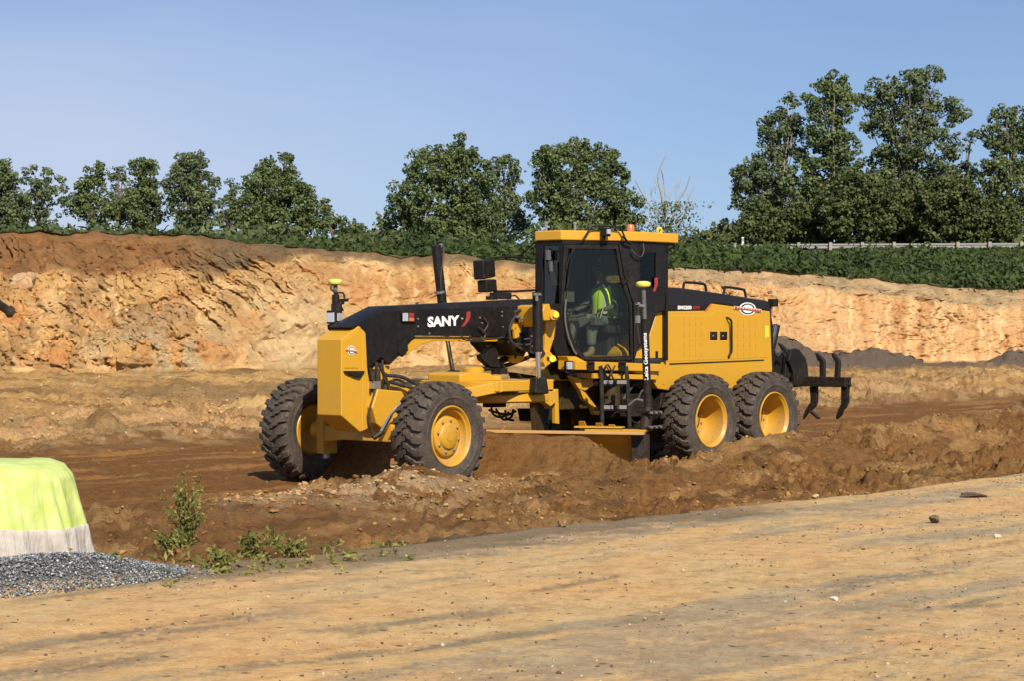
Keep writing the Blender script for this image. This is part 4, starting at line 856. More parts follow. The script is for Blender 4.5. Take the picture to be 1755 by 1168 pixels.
def rim_mesh(rear):
    b = MB()
    if rear: p = [(.352, .150), (.372, .165), (.382, .190), (.378, .204), (.366, .207), (.352, .196), (.345, .175), (.330, .165), (.325, .05), (.318, -.12), (.300, -.145), (.255, -.15), (.14, -.15), (.13, -.14), (.01, -.14), (.01, -.17), (.30, -.18), (.345, -.10), (.350, 0)]
    else: p = [(.352, .150), (.372, .165), (.382, .190), (.378, .204), (.366, .207), (.352, .196), (.345, .175), (.325, .165), (.318, .115), (.300, .085), (.265, .080), (.255, .085), (.245, .130), (.235, .137), (.165, .140), (.155, .165), (.145, .172), (.01, .174), (.01, -.05), (.30, -.14), (.345, -.10), (.350, 0)]
    b.lathe(p, n=64, close=True); me = b.mesh('wheel'); me.materials.append(M['yellow']); me.polygons.foreach_set('use_smooth', [True] * len(me.polygons)); me.set_sharp_from_angle(angle=R(38)); return me
RF, RR_ = rim_mesh(False), rim_mesh(True)
NUT = MB().lathe([(.017, 0), (.017, .022), (.010, .026), (.001, .026)], n=6).mesh('wheel_nut'); NUT.materials.append(M['steel'])
def wheel(u, v, rear, steer=0, lean=0, spin=0):
    s = 1 if v > 0 else -1; wz = .66
    rt = link('wheel', RR_ if rear else RF, ROOT); rt.location = (u, v, wz)
    rt.rotation_euler = (R(lean), 0, R(steer) + (0 if s > 0 else math.pi))
    t = link('tyre', TY, rt); t.rotation_euler = (0, R(spin), 0)
    r_, y, n = ((.215, -.148, 10) if rear else (.200, .138, 8))
    for k in range(n):
        a = 2 * math.pi * (k + .3) / n; o = link('wheel_nut', NUT, rt); o.location = (r_ * math.cos(a), y, r_ * math.sin(a))
    if rear:
        G('hub_cap', MB().lathe([(.115, -.142), (.11, -.11), (.07, -.095), (.01, -.095)], n=24), 'yellow', 0, rt)
        a = R(28); G('valve_plate', MB().box((.12 * math.cos(a) - .02, -.13, .08), (.075, .03, .06)), 'black_metal', .006, rt)
    else:
        G('hub_cap', MB().lathe([(.06, .1735), (.06, .178), (.01, .178)], n=20), 'yellow', 0, rt)
    return rt
wheel(0, 1.15, False, 3, 0, 3); wheel(0, -1.26, False, 3, 0, 8)
U1, U2 = -5.434, -7.01
for k, (uu, vv) in enumerate(((U1, 1.15), (U2, 1.15), (U1, -1.15), (U2, -1.15))): wheel(uu, vv, True, 0, 0, 5 * k)
# --- tandem cases
for s in (1, -1):
    G('tandem_case', MB().prism([(U1 + .35, .66), (U1 + .22, .92), (U1, .98), (U2, .98), (U2 - .22, .92), (U2 - .35, .66), (U2 - .2, .40), (U1 + .2, .40)], s * .66, s * .86), 'black_metal', .02)
    G('tandem_hub', MB().lathe([(.16, s * .84), (.16, s * 1.02), (.01, s * 1.02)], (U1, 0, .66), n=20).lathe([(.16, s * .84), (.16, s * 1.02), (.01, s * 1.02)], (U2, 0, .66), n=20), 'black_metal')
G('rear_axle', MB().box(((U1 + U2) / 2, 0, .75), (.5, 1.4, .4)), 'black_metal', .02)
# --- drawbar, circle, blade
CU = -2.30
b = MB()
for s in (1, -1): b.slab([(-.22, s * .06, .90), (-.22, s * .20, .90), (-1.55, s * .84, 1.16), (-1.62, s * .62, 1.16)], (0, 0, .15))
b.plan([(-1.45, .82), (-2.55, .84), (-2.70, .70), (-2.70, -.70), (-2.55, -.84), (-1.45, -.82), (-1.30, -.6), (-1.30, .6)], 1.16, 1.30)
G('drawbar', b, 'yellow', .015)
b = MB(); b.prism(pxp([(789, 642), (806, 639), (842, 641), (850, 648), (851, 662), (789, 662)], .30), .30, -.30); G('circle_motor_housing', b, 'yellow', .03)
b = MB(); u, w_ = PV(812, 640, .1); b.lathe([(.14, -.02), (.14, .05), (.10, .08), (.01, .08)], (u, .1, w_), axis='Z', n=20)
u, w_ = PV(848, 647, .2); b.lathe([(.10, -.04), (.10, .02), (.01, .02)], (u, .2, w_), axis='Z', n=16); G('gear_cover', b, 'yellow')
b = MB(); u, w_ = PV(838, 640, .0); b.tube([(u + .3, .0, w_ + .04), (u - .2, .06, w_ + .08), (u - .7, .1, w_ + .20)], .03, 8, 3); b.box((u - .1, .1, w_ + .02), (.16, .16, .08)); G('swivel_lines', b, 'black_metal')
b = MB(); b.lathe([(.80, 1.00), (.84, 1.02), (.84, 1.10), (.80, 1.13), (.62, 1.13), (.62, 1.00)], (CU, 0, 0), axis='Z', n=64, close=True); ci = G('circle', b, 'yellow')
b = MB()
for k in range(48):
    a = 2 * math.pi * k / 48; b.box((CU + .60 * math.cos(a), .60 * math.sin(a), 1.06), (.05, .035, .09), rz=a)
G('circle_teeth', b, 'steel', 0, ci)
# blade frame: x along the blade, y forward of it
bx, by = bl_dir.x, bl_dir.y; fx, fy = by, -bx            # forward normal
def BP(s, f, w_): return (BL_C[0] + bx * s + fx * f, BL_C[1] + by * s + fy * f, w_)
HALF = 2.155
prof = []
for i in range(13):
    t = i / 12; a = R(-50 + 124 * t); prof.append((.36 - .40 * math.cos(a) * 1.0, .27 + .345 * math.sin(a) * 1.0))   # concave towards the front
prof = [(f - .06, w_) for f, w_ in prof]
def sweep(pr, s0, s1, nm, mt, th=.022, bev=0, parent=None):
    b = MB(); n = len(pr); outer = [(f - th, w_) for f, w_ in pr]; pts = pr + outer[::-1]; m_ = len(pts)
    b.add([BP(s0, f, w_) for f, w_ in pts] + [BP(s1, f, w_) for f, w_ in pts], [(i, (i + 1) % m_, m_ + (i + 1) % m_, m_ + i) for i in range(m_)])
    for o_ in (0, m_):
        b.f += [(o_ + i, o_ + i + 1, o_ + m_ - 2 - i, o_ + m_ - 1 - i) for i in range(n - 1)]
    return G(nm, b, mt, bev, parent)
bl = sweep(prof, -HALF, HALF - .17, 'mouldboard', 'yellow', .03)
ftop, wtop = prof[-1]
G('mouldboard_lip', MB().slab([BP(-HALF, ftop - .035, wtop), BP(HALF + .03, ftop - .035, wtop), BP(HALF + .03, ftop + .10, wtop), BP(-HALF, ftop + .10, wtop)], (0, 0, .036)), 'lip', .004, bl)
sweep([(f + .012, w_) for f, w_ in prof[:3]], -HALF, HALF, 'cutting_edge', 'edge_steel', .016, 0, bl)
b = MB(); b.slab([BP(HALF - .168, -.20, .02), BP(HALF + .02, -.20, .02), BP(HALF + .02, -.20, wtop - .005), BP(HALF - .168, -.20, wtop - .005)], (fx * .30, fy * .30, 0)); G('end_bit', b, 'black_metal', .006, bl)
for (s, f0, f1, w0, w1, mt) in ((HALF - .62, -.10, .02, wtop + .03, .74, 'yellow'), (HALF - .85, -.10, .02, wtop + .03, .76, 'yellow'), (HALF - .45, -.08, .0, wtop + .03, .72, 'yellow')):
    b = MB(); b.slab([BP(s - .06, f0, w0), BP(s + .06, f0, w0), BP(s + .04, f1, w1), BP(s - .04, f1, w1)], (fx * .04, fy * .04, 0)); G('blade_bracket', b, mt, .006, bl)
b = MB(); b.slab([BP(HALF - .95, -.12, wtop + .07), BP(HALF - .30, -.12, wtop + .07), BP(HALF - .30, .06, wtop + .07), BP(HALF - .95, .06, wtop + .07)], (0, 0, .02)); G('blade_top_plate', b, 'yellow', .004, bl)
b = MB(); b.slab([BP(HALF - .80, -.12, wtop + .03), BP(HALF + .02, -.12, wtop + .03), BP(HALF + .02, .08, wtop + .03), BP(HALF - .80, .08, wtop + .03)], (0, 0, .025)); G('blade_top_plate', b, 'yellow', .004, bl)
# blade arms hanging from the circle
for s in (.62, -.62):
    b = MB(); b.slab([BP(s - .03, -.55, 1.02), BP(s - .03, .05, 1.02), BP(s - .03, -.02, .78), BP(s - .03, -.28, .12), BP(s - .03, -.55, .20)], (bx * .06, by * .06, 0)); G('blade_arm', b, 'frame_shaded', .008)
b = MB(); b.tube([BP(-1.4, -.32, .42), BP(1.6, -.32, .42)], .045, 10); G('side_shift_cylinder', b, 'black_metal')
G('circle_side_plate', MB().prism(pxp([(951, 668), (957, 668), (959, 728), (952, 727)], .78), .78, .72), 'yellow', .006)
G('circle_end_plate', MB().prism(pxp([(915, 668), (949, 672), (951, 668), (954, 690), (944, 698), (925, 684)], .82), .82, .70), 'yellow', .008)
# --- lift cylinders
def cyl(p0, p1, p2, rb, rr, name, extra=True):
    b = MB(); b.tube([p0, p1], rb, 16); o = G(name, b, 'black_metal')
    G('cylinder_gland', MB().tube([Vector(p1), Vector(p1).lerp(Vector(p2), .06)], rb * 1.12, 16), 'black_metal', 0, o)
    G('cylinder_rod', MB().tube([p1, p2], rr, 12), 'chrome', 0, o); return o
c1 = cyl(P3(921, 500, .9), P3(922, 601, .9), P3(923, 655, .9), .068, .035, 'lift_cylinder')
G('cylinder_clevis', MB().prism(pxp([(914, 648), (932, 648), (936, 676), (928, 677), (912, 675)], .9), .96, .84), 'black_metal', .02, c1)
G('cylinder_fitting', MB().box((*P3(921, 504, .98)[:2], P3(921, 504, .98)[2]), (.13, .03, .03)).box(P3(920, 509, .98), (.03, .03, .10)), 'steel', .004, c1)
c2 = cyl(P3(747, 420, -.9), P3(762, 555, -.9), P3(778, 652, -.9), .066, .034, 'lift_cylinder')
G('cylinder_clevis', MB().prism(pxp([(771, 636), (784, 636), (786, 656), (772, 656)], -.9), -.84, -.96), 'black_metal', .02, c2)
G('cylinder_band', MB().tube([P3(753, 498, -.9), P3(753.7, 502, -.9)], .075, 14), 'steel', 0, c2)
G('lift_hose', MB().tube([P3(756, 420, -.9), P3(760, 425, -.86), P3(758, 450, -.84), P3(755, 478, -.84), P3(757, 515, -.86)], .014, 6, 4), 'rubber_hose', 0, c2)
G('cylinder_cap', MB().tube([P3(755, 418, -.9), P3(757, 423, -.9)], .03, 8), 'steel', 0, c2)
c3 = G('side_swing_cylinder', MB().tube([P3(842, 628, .0), P3(872, 614, .05), P3(893, 607, .1)], .045, 12), 'black_metal')
G('cylinder_rod', MB().tube([P3(815, 640, -.1), P3(842, 628, .0)], .025, 10), 'chrome', 0, c3)
# --- saddle and links that carry the lift cylinders
G('lift_saddle', MB().prism(pxp([(884, 524), (906, 520), (909, 585), (893, 612), (880, 606), (866, 590), (872, 555)], .30), .36, -.36), 'black_metal', .02)
G('saddle_arm', MB().prism(pxp([(926, 533), (930, 523), (938, 520), (941, 531), (946, 530), (946, 549), (929, 549)], .60), .64, .36), 'yellow', .012)
G('saddle_pin', MB().tube([P3(950, 540, .34), P3(950, 540, .70)], .068, 18), 'yellow', .01)
G('saddle_pin_cap', MB().tube([P3(953, 539, .70), P3(953, 539, .735)], .040, 14), 'sticker')
G('saddle_yoke', MB().prism(pxp([(908, 524), (915, 522), (917, 556), (912, 560), (907, 545)], .62), .66, .40), 'yellow', .01)
G('link_arm', MB().prism(pxp([(932, 550), (950, 549), (946, 580), (938, 607), (930, 604)], .42), .46, .34), 'yellow', .01)
G('link_plate', MB().prism(pxp([(929, 606), (938, 602), (948, 614), (952, 619), (944, 622), (931, 630), (928, 622)], .46), .50, .40), 'yellow', .008)
for (x, y) in ((931.5, 607), (939, 616)): G('link_hole', MB().tube([P3(x, y, .49), P3(x, y, .512)], .026, 12), 'black_metal')
G('link_boss', MB().tube([P3(947, 616, .44), P3(947, 616, .54)], .045, 14), 'sticker')
G('swing_link', MB().prism(pxp([(820, 586), (846, 586), (852, 600), (850, 618), (862, 622), (858, 632), (838, 630), (824, 618), (822, 610), (832, 606), (832, 598)], .05), .09, -.02), 'black_metal', .01)
G('swing_bracket', MB().prism(pxp([(866, 584), (890, 584), (896, 600), (898, 618), (886, 622), (872, 612), (866, 600)], .10), .12, -.12), 'yellow', .01)
G('swing_lug', MB().prism(pxp([(876, 608), (891, 607), (890, 623), (879, 624), (873, 618)], .16), .20, .13), 'yellow', .008)
G('lug_hole', MB().tube([P3(882.5, 613, .19), P3(882.5, 613, .206)], .026, 12), 'black_metal')
G('saddle_guard', MB().prism(pxp([(877, 562), (890, 553), (892, 558), (886, 578), (879, 580)], .38), .42, .38), 'yellow', .006)
G('saddle_guard', MB().prism(pxp([(876, 550), (885, 553), (880, 566), (876, 565)], .38), .42, .38), 'yellow', .006)
for pts, r_ in (([(884, 540), (874, 560), (876, 585), (892, 598), (915, 606)], .018), ([(880, 535), (895, 532), (908, 548), (905, 575), (915, 590)], .020), ([(905, 585), (898, 590), (900, 598), (920, 602)], .014), ([(893, 560), (905, 552), (915, 560)], .014), ([(820, 560), (832, 572), (825, 582), (812, 582), (805, 575)], .014), ([(800, 578), (812, 586), (838, 582), (860, 578), (880, 580)], .012), ([(830, 545), (836, 556), (828, 570)], .013), ([(882, 545), (900, 540), (915, 545)], .015), ([(790, 573), (797, 583), (815, 584), (826, 577)], .012), ([(880, 590), (900, 592), (916, 584)], .014)):
    G('hydraulic_hose', MB().tube([P3(x, y, .46 if x > 860 else .24) for x, y in pts], r_, 7, 5), 'rubber_hose')
for x, y in ((895, 545), (897, 549), (903, 580), (905, 591), (915, 594), (913, 575), (888, 542)):
    G('hose_fitting', MB().tube([P3(x - 4, y + 1, .50), P3(x + 4, y, .50)], .014, 8), 'steel')
G('valve_stack', MB().prism(pxp([(884, 575), (914, 570), (916, 596), (900, 604), (886, 596)], .40), .42, .30), 'black_metal', .01)
# hanging lines under the circle
G('swivel_block', MB().prism(pxp([(914, 702), (951, 702), (950, 722), (918, 724)], .3), .3, .0), 'black_metal', .01)
for pts in ([(842, 700), (846, 712), (860, 716), (872, 708)], [(850, 702), (862, 720), (876, 716), (880, 702)], [(866, 704), (868, 718), (880, 722)], [(838, 704), (850, 708), (870, 712), (884, 706)]):
    G('hydraulic_hose', MB().tube([P3(x, y, .2) for x, y in pts], .017, 6, 5), 'rubber_hose')
G('swivel_joint', MB().lathe([(.16, .92), (.16, 1.02), (.02, 1.02)], (CU, 0, 0), axis='Z', n=20), 'black_metal')
# --- front frame rear part / articulation under the cab
G('frame_plate', MB().prism(pxp([(922, 640), (935, 634), (952, 619), (976, 648), (992, 670), (1003, 686), (1025, 707), (1026, 712), (1021, 736), (1002, 733), (988, 722), (962, 680), (940, 656), (928, 655)], -.02), .0, -.06), 'frame_shaded', .006)
G('frame_plate', MB().prism(pxp([(922, 640), (976, 648), (1003, 686), (1025, 707), (1021, 736), (1002, 733), (962, 680), (928, 655)], .26), -.22, -.30), 'frame_shaded', .006)
G('frame_edge', MB().slab([P3(944, 654, .24), P3(976, 654, .24), P3(976, 654, -.24), P3(944, 654, -.24)], (0, 0, .02)), 'yellow', .003)
G('articulation_guard', MB().prism(pxp([(974, 645), (996, 652), (1013, 644), (1014, 662), (999, 671), (988, 667)], .48), .52, .44), 'yellow', .008)
G('articulation_strap', MB().prism(pxp([(990, 668), (1000, 674), (1012, 690), (1025, 706), (1023, 712), (1016, 712), (1012, 698), (996, 684)], .48), .52, .44), 'yellow', .006)
G('front_frame_box', MB().prism(pxp([(905, 520), (958, 520), (966, 560), (970, 612), (950, 616), (930, 560), (905, 577)], .2), .26, -.26), 'black', .01)
G('belly_frame', MB().box((-4.5, 0, 1.05), (2.3, .56, .40)), 'frame_shaded', .02)
G('belly_tank', MB().box((-4.75, 0, .88), (.9, 1.0, .34)), 'black_metal', .03)
G('cab_sill', MB().prism(pxp([(985, 620), (1131, 625), (1131, 638), (985, 635)], .70), .72, .40), 'yellow', .008)
G('cab_sill', MB().prism(pxp([(969, 612), (985, 612), (1003, 622), (985, 634), (975, 628)], .55), .58, .40), 'yellow', .008)
G('sill_step', MB().prism(pxp([(1016, 641), (1125, 644), (1125, 652), (1016, 650)], .68), .70, .40), 'yellow', .006)
for x, y in ((1012, 627), (1066, 627)): G('sill_mount', MB().box(P3(x, y + 2, .74), (.12, .06, .14)).tube([P3(x - 4, y - 4, .78), P3(x + 5, y - 4, .78)], .018, 6), 'black_metal', .008)
G('cab_worklight', MB().box(P3(976, 629, .62), (.12, .10, .15)), 'black_metal', .01); G('worklight_lens', MB().box(P3(976, 628, .69), (.10, .03, .10)), 'lens', .004)
for pts in ([(1030, 628), (1036, 645), (1028, 655)], [(1042, 626), (1048, 640), (1038, 652)], [(1054, 628), (1048, 642), (1054, 654)], [(1040, 626), (1034, 640), (1044, 650)]):
    G('hydraulic_hose', MB().tube([P3(x, y, .76) for x, y in pts], .013, 6, 5), 'rubber_hose')
for pts, r_ in (([(1066, 690), (1085, 662), (1105, 655)], .024), ([(1070, 705), (1088, 694), (1100, 672), (1108, 668)], .016), ([(1030, 700), (1045, 690), (1060, 696), (1075, 700)], .018)):
    G('hydraulic_hose', MB().tube([P3(x, y, .55) for x, y in pts], r_, 7, 5), 'rubber_hose')
G('fuel_strainer', MB().lathe([(.10, -.22), (.14, -.20), (.14, .14), (.10, .18), (.02, .2)], (PV(1046, 672, .45)[0], .45, PV(1046, 672, .45)[1]), axis='Z', n=20), 'frame_shaded')
# ladder
b = MB()
ld = empty('ladder'); ld.parent = ROOT
for x0, x1 in ((1031, 1031), (1075, 1078)):
    pa, pb_ = P3(x0 - 2, 630, 1.0), P3(x0, 650, 1.06); pc = P3(x1 + 1, 735, 1.10)
    G('ladder_rail', MB().tube([pa, pb_, pc], .030, 8), 'black_metal', 0, ld)
for (y, v) in ((656, 1.06), (699, 1.09)):
    A_ = P3(1033, y, v); B_ = P3(1074, y, v)
    G('ladder_step', MB().slab([A_, B_, (B_[0], B_[1] - .16, B_[2]), (A_[0], A_[1] - .16, A_[2])], (0, 0, -.055)), 'black_metal', .006, ld)
    for xa, xb in ((1034, 1050), (1057, 1073)): G('step_pad', MB().prism([PV(xa, y - 3, v + .005), PV(xb, y - 3, v + .005), PV(xb, y + 3.5, v + .005), PV(xa, y + 3.5, v + .005)], v + .004, v + .016), 'step_grey', .003, ld)
G('grab_rail', MB().tube([P3(1066, 640, .9), P3(1067, 690, .95), P3(1085, 724, .98), P3(1105, 726, .98)], .016, 7, 4), 'black_metal', 0, ld)
b = MB(); b.prism(pxp([(1092, 722), (1106, 722), (1106, 748), (1088, 748)], .8), .85, .7); b.box(P3(1090, 700, .8), (.5, .2, .25)); G('battery_box', b, 'black_metal', .02)
G('side_tank', MB().prism(pxp([(1125, 672), (1150, 672), (1150, 740), (1128, 760), (1118, 740)], .5), .6, .2), 'black_metal', .02)
# --- engine hood
hv = .65
hood = G('engine_hood', MB().prism(pxp([(1113, 574), (1126, 535), (1137, 533), (1210, 532), (1221, 520), (1320, 533), (1324, 635), (1322, 650), (1262, 668), (1150, 671), (1128, 668), (1112, 645), (1088, 640), (1089, 606), (1094, 598), (1106, 590)], hv), hv, -hv), 'yellow', .015)
G('hood_top', MB().prism(pxp([(1137, 491), (1170, 493), (1240, 503), (1316, 515), (1321, 532.4), (1221, 519.4), (1210, 531.4), (1137, 532.4)], hv - .01), hv - .01, -hv + .01), 'hood_black', .025, hood)
G('model_plate', MB().prism(pxp([(1138, 522), (1200, 524), (1217, 521), (1208.5, 531), (1138, 532)], hv), hv - .012, hv + .004), 'black', .002, hood)
G('plate_stripe', MB().prism(pxp([(1216, 521.5), (1219.5, 521), (1211, 532), (1207.5, 532)], hv), hv + .002, hv + .008), 'amber', 0, hood)
letters('SMG200', (1161, 530), (1185, 530), 523.5, hv + .004, 'white', hood, .04); letters('AWD', (1187, 530), (1199, 530), 524, hv + .004, 'red', hood, .03)
emblem(1281, 529, 23, 18, hv + .006, hood)
G('hood_seam', MB().prism(pxp([(1147, 624), (1309, 617.5), (1309, 619.5), (1147, 626.5)], hv), hv + .0015, hv + .005), 'black', 0, hood)
G('hood_seam', MB().prism(pxp([(1100, 624.5), (1128, 623), (1128, 624.5), (1100, 626)], hv), hv + .0015, hv + .005), 'black', 0, hood)
G('hood_panel', MB().prism(pxp([(1139, 540), (1216, 541), (1228, 531), (1313, 541), (1316, 614), (1139, 621)], hv), hv - .005, hv + .0035), 'yellow', .003, hood)
G('hood_edge_strip', MB().prism(pxp([(1136.3, 514), (1137.8, 514), (1137.8, 660), (1136.3, 660)], hv), hv + .001, hv + .012), 'roof_yellow', .002, hood)
G('rear_trim', MB().prism(pxp([(1317, 516), (1320, 516), (1327, 560), (1328, 636), (1325, 636), (1324, 560)], hv), hv - .02, hv - 1.2), 'black', .004, hood)
lv = None
for (x0, x1, y0s) in ((1172, 1207, (549, 568, 587, 604)), (1264, 1300, (552, 570, 588, 604))):
    for y0 in y0s:
        for i in range(4):
            x = x0 + i * (x1 - x0) / 3.6; u, w_ = PV(x, y0 + 1, hv + .004)
            if lv is None:
                b = MB(); b.box((0, 0, 0), (.020, .012, .115), rz=R(18)); lv = b.mesh('louvre'); lv.materials.append(M['yellow'])
            o = link('louvre', lv, hood); o.location = (u, hv + .004, w_)
for (x0, x1) in ((1216.5, 1228), (1233.5, 1245)):
    G('door_latch', MB().prism(pxp([(x0, 568), (x1, 568), (x1, 582), (x0, 582)], hv), hv, hv + .018), 'black', .006, hood)
    G('latch_key', MB().tube([P3((x0 + x1) / 2, 575, hv + .016), P3((x0 + x1) / 2, 575, hv + .024)], .012, 8), 'steel', 0, hood)
G('door_handle', MB().tube([P3(1245, 544, hv + .005), P3(1250, 546, hv + .05), P3(1253.5, 552, hv + .06), P3(1254, 580, hv + .06), P3(1254, 603, hv + .06), P3(1250.5, 609, hv + .05), P3(1249, 614, hv + .005)], .016, 8, 3), 'black', 0, hood)
G('warning_sticker', MB().prism(pxp([(1311, 558), (1317, 558), (1317.5, 577), (1311.5, 578)], hv), hv + .002, hv + .006), 'sticker', 0, hood)
G('hood_slot', MB().prism(pxp([(1123, 603), (1127.5, 603), (1127.5, 615), (1123, 615)], hv), hv, hv + .006), 'black', .003, hood)
for P_ in ([(1171, 494), (1172, 487), (1176, 483.5), (1204, 486), (1209, 490), (1210.5, 499)], [(1240, 504), (1242, 493), (1245, 491.5), (1272, 495.5), (1276, 498), (1278, 508)]):
    G('hood_grab_rail', MB().tube([P3(x, y, .45) for x, y in P_], .020, 8, 2), 'black_metal', 0, hood)
G('rear_lamp', MB().box(P3(1325, 518.5, .62), (.14, .10, .12)).tube([P3(1316, 521, .6), P3(1325, 520, .6)], .012, 6), 'black_metal', .01, hood)
G('rear_lamp_bracket', MB().box(P3(1321, 530, .6), (.03, .05, .12)), 'steel', .004, hood)
# --- cab
w0c, w1c = 1.52, 3.20
A_, B_, C_c = (-3.45, .235), (-4.50, .72), (-5.24, .72)
def wallpt(A, B, s, w_, off=0):
    e = Vector((B[0] - A[0], B[1] - A[1], 0)).normalized(); n = Vector((-e.y, e.x, 0)); n = n if n.dot(Vector((A[0] + 4.4, A[1], 0))) > 0 or n.y > .3 else -n
    p = Vector((A[0], A[1], 0)) + e * s; return (p.x + n.x * off, p.y + n.y * off, w_), n
def wall(nm, A, B, polys, mat, th=.05, bevel=.005, off=0, parent=None):
    b = MB()
    for pl_ in polys:
        q = [PW(x, y, A, B) for x, y in pl_]; _, n = wallpt(A, B, 0, 0); b.slab([wallpt(A, B, s, w_, off)[0] for s, w_ in q], -n * th)
    return G(nm, b, mat, bevel, parent)
def wallring(nm, A, B, o, i_, mat, th=.05, bevel=.005, off=0, parent=None):
    _, n = wallpt(A, B, 0, 0); f = lambda pl_: [wallpt(A, B, *PW(x, y, A, B), off)[0] for x, y in pl_]
    return G(nm, MB().ring(f(o), f(i_), -n * th), mat, bevel, parent)
hexp = [(-3.45, -.235), (-3.45, .235), (-4.50, .72), (-5.24, .72), (-5.24, -.72), (-4.50, -.72)]
cab = G('cab_floor', MB().plan([(-3.55, -.2), (-3.55, .2), (-4.45, .66), (-5.2, .66), (-5.2, -.66), (-4.45, -.66)], 1.50, 1.56), 'inner_dark', .005)
def roofp(k): return [(-3.417 + k, -.245), (-3.417 + k, .245), (-4.49, .76 + k), (-5.44 - k, .76 + k), (-5.44 - k, -.76 - k), (-4.49, -.76 - k)]
roof = G('roof', MB().plan(roofp(.0), 3.225, 3.365), 'roof_yellow', .02)
G('roof_liner', MB().plan(roofp(-.04), 3.19, 3.224), 'black', .003, roof)
# front wall with windscreen
wallring('windscreen_frame', hexp[0], hexp[1], [(917, 414), (963, 414), (963, 600), (917, 600)], [(930, 421), (958, 421), (958, 585), (930, 585)], 'black', .05)
wall('windscreen', hexp[0], hexp[1], [[(929, 420), (959, 420), (959, 586), (929, 586)]], 'glass', .005, 0, -.02)
# door wall
ch = (A_, B_)
wallring('cab_door', *ch, [(966, 419), (1059, 419), (1068, 470), (1083, 520), (1085, 618), (998, 618), (973, 590), (961, 520)], [(974, 426), (1055.5, 426), (1064, 480), (1078, 524), (1080.5, 612), (1002, 612), (982, 586), (966, 520)], 'black', .05, .008, .012)
wall('door_glass', *ch, [[(975, 427), (1055, 427), (1063, 480), (1077, 524), (1079, 611), (1003, 611), (984, 585), (968, 520)]], 'glass', .005, 0, -.012)
wall('door_pillar', *ch, [[(1060, 415), (1093, 415), (1093, 600), (1087, 622), (1086, 520), (1070, 470)], [(962, 414), (1060, 414), (1060, 418.5), (965, 418.5)]], 'black', .06)
wallring('door_trim', *ch, [(980, 424.5), (1056, 424.5), (1066, 482), (1081, 522), (1083, 612), (1001, 614), (980, 588), (967, 520)], [(981, 426), (1055, 426), (1064.5, 482), (1079.5, 522), (1081.5, 610.5), (1002, 612.5), (981.5, 587.5), (968.5, 520)], 'black_metal', .01, 0, .02)
G('door_handle_bar', MB().tube([wallpt(*ch, *PW(x, y, *ch), .06)[0] for x, y in ((1080, 462), (1070, 480), (1066, 486))], .012, 6, 3), 'black_metal', 0, cab)
G('cab_grab_rail', MB().tube([wallpt(*ch, *PW(x, y, *ch), .08)[0] for x, y in ((966, 512), (964, 540), (968, 570), (978, 600), (984, 608))], .014, 6, 3), 'grey_plastic', 0, cab)
# rear side wall
sw = (B_, C_c)
wall('rear_side_panel', *sw, [[(1093, 415), (1146, 418), (1145.3, 434), (1093, 432)], [(1093, 432), (1097.5, 432), (1097.5, 493), (1093, 493)], [(1125, 433), (1145.3, 434), (1141.5, 493), (1125, 493)], [(1093, 493), (1141.5, 493), (1139, 532), (1126, 534), (1113, 574), (1106, 590), (1093, 598)]], 'black', .05)
wall('rear_side_window', *sw, [[(1097, 431), (1126, 433), (1126, 494), (1097, 494)]], 'glass', .005, 0, -.02)
G('window_trim', MB().prism(pxp([(1100, 469), (1118, 470), (1118, 488), (1100, 487)], .66), .62, .655), 'weather_panel' if 'weather_panel' in M else 'step_grey', .004, cab)
G('red_marker', MB().prism(pxp([(1121, 477), (1124, 475), (1127, 476), (1127, 487), (1123, 499), (1119, 499), (1122, 487)], .722), .722, .727), 'red', 0, cab)
# far side and rear frames (seen through the glass)
def bars(nm, A, B, w_lo, w_hi, win0, win1, s0, s1):
    e = Vector((B[0] - A[0], B[1] - A[1], 0)); L_ = e.length; e.normalize(); n = Vector((-e.y, e.x, 0)); c = Vector((-4.4, 0, 0)) - Vector((A[0], A[1], 0)); n = n if n.dot(c) > 0 else -n
    P = lambda s, w_: Vector((A[0], A[1], w_)) + e * s
    b = MB().ring([P(0, w_lo), P(L_, w_lo), P(L_, w_hi), P(0, w_hi)], [P(s0, win0), P(L_ - s1, win0), P(L_ - s1, win1), P(s0, win1)], n * .05); G(nm, b, 'black', .004)
    G(nm.replace('frame', 'window'), MB().slab([P(s0 - .01, win0 - .01), P(L_ - s1 + .01, win0 - .01), P(L_ - s1 + .01, win1 + .01), P(s0 - .01, win1 + .01)], n * .005), 'glass_dark')
bars('far_door_frame', hexp[0], hexp[5], 1.52, 3.2, 1.75, 3.08, .07, .07)
bars('far_side_frame', hexp[5], hexp[4], 1.52, 3.2, 2.3, 3.05, .07, .07)
bars('rear_wall_frame', hexp[4], hexp[3], 1.52, 3.2, 2.45, 3.05, .12, .12)
G('cab_lower_post', MB().prism(pxp([(938, 530), (966, 530), (990, 610), (1000, 622), (985, 624), (960, 616), (944, 560)], .22), .24, -.2), 'black', .01, cab)
G('cab_underside', MB().plan([(-3.6, -.15), (-3.6, .2), (-4.45, .66), (-5.15, .66), (-5.15, -.66), (-4.45, -.66)], 1.38, 1.50), 'black', .01, cab)
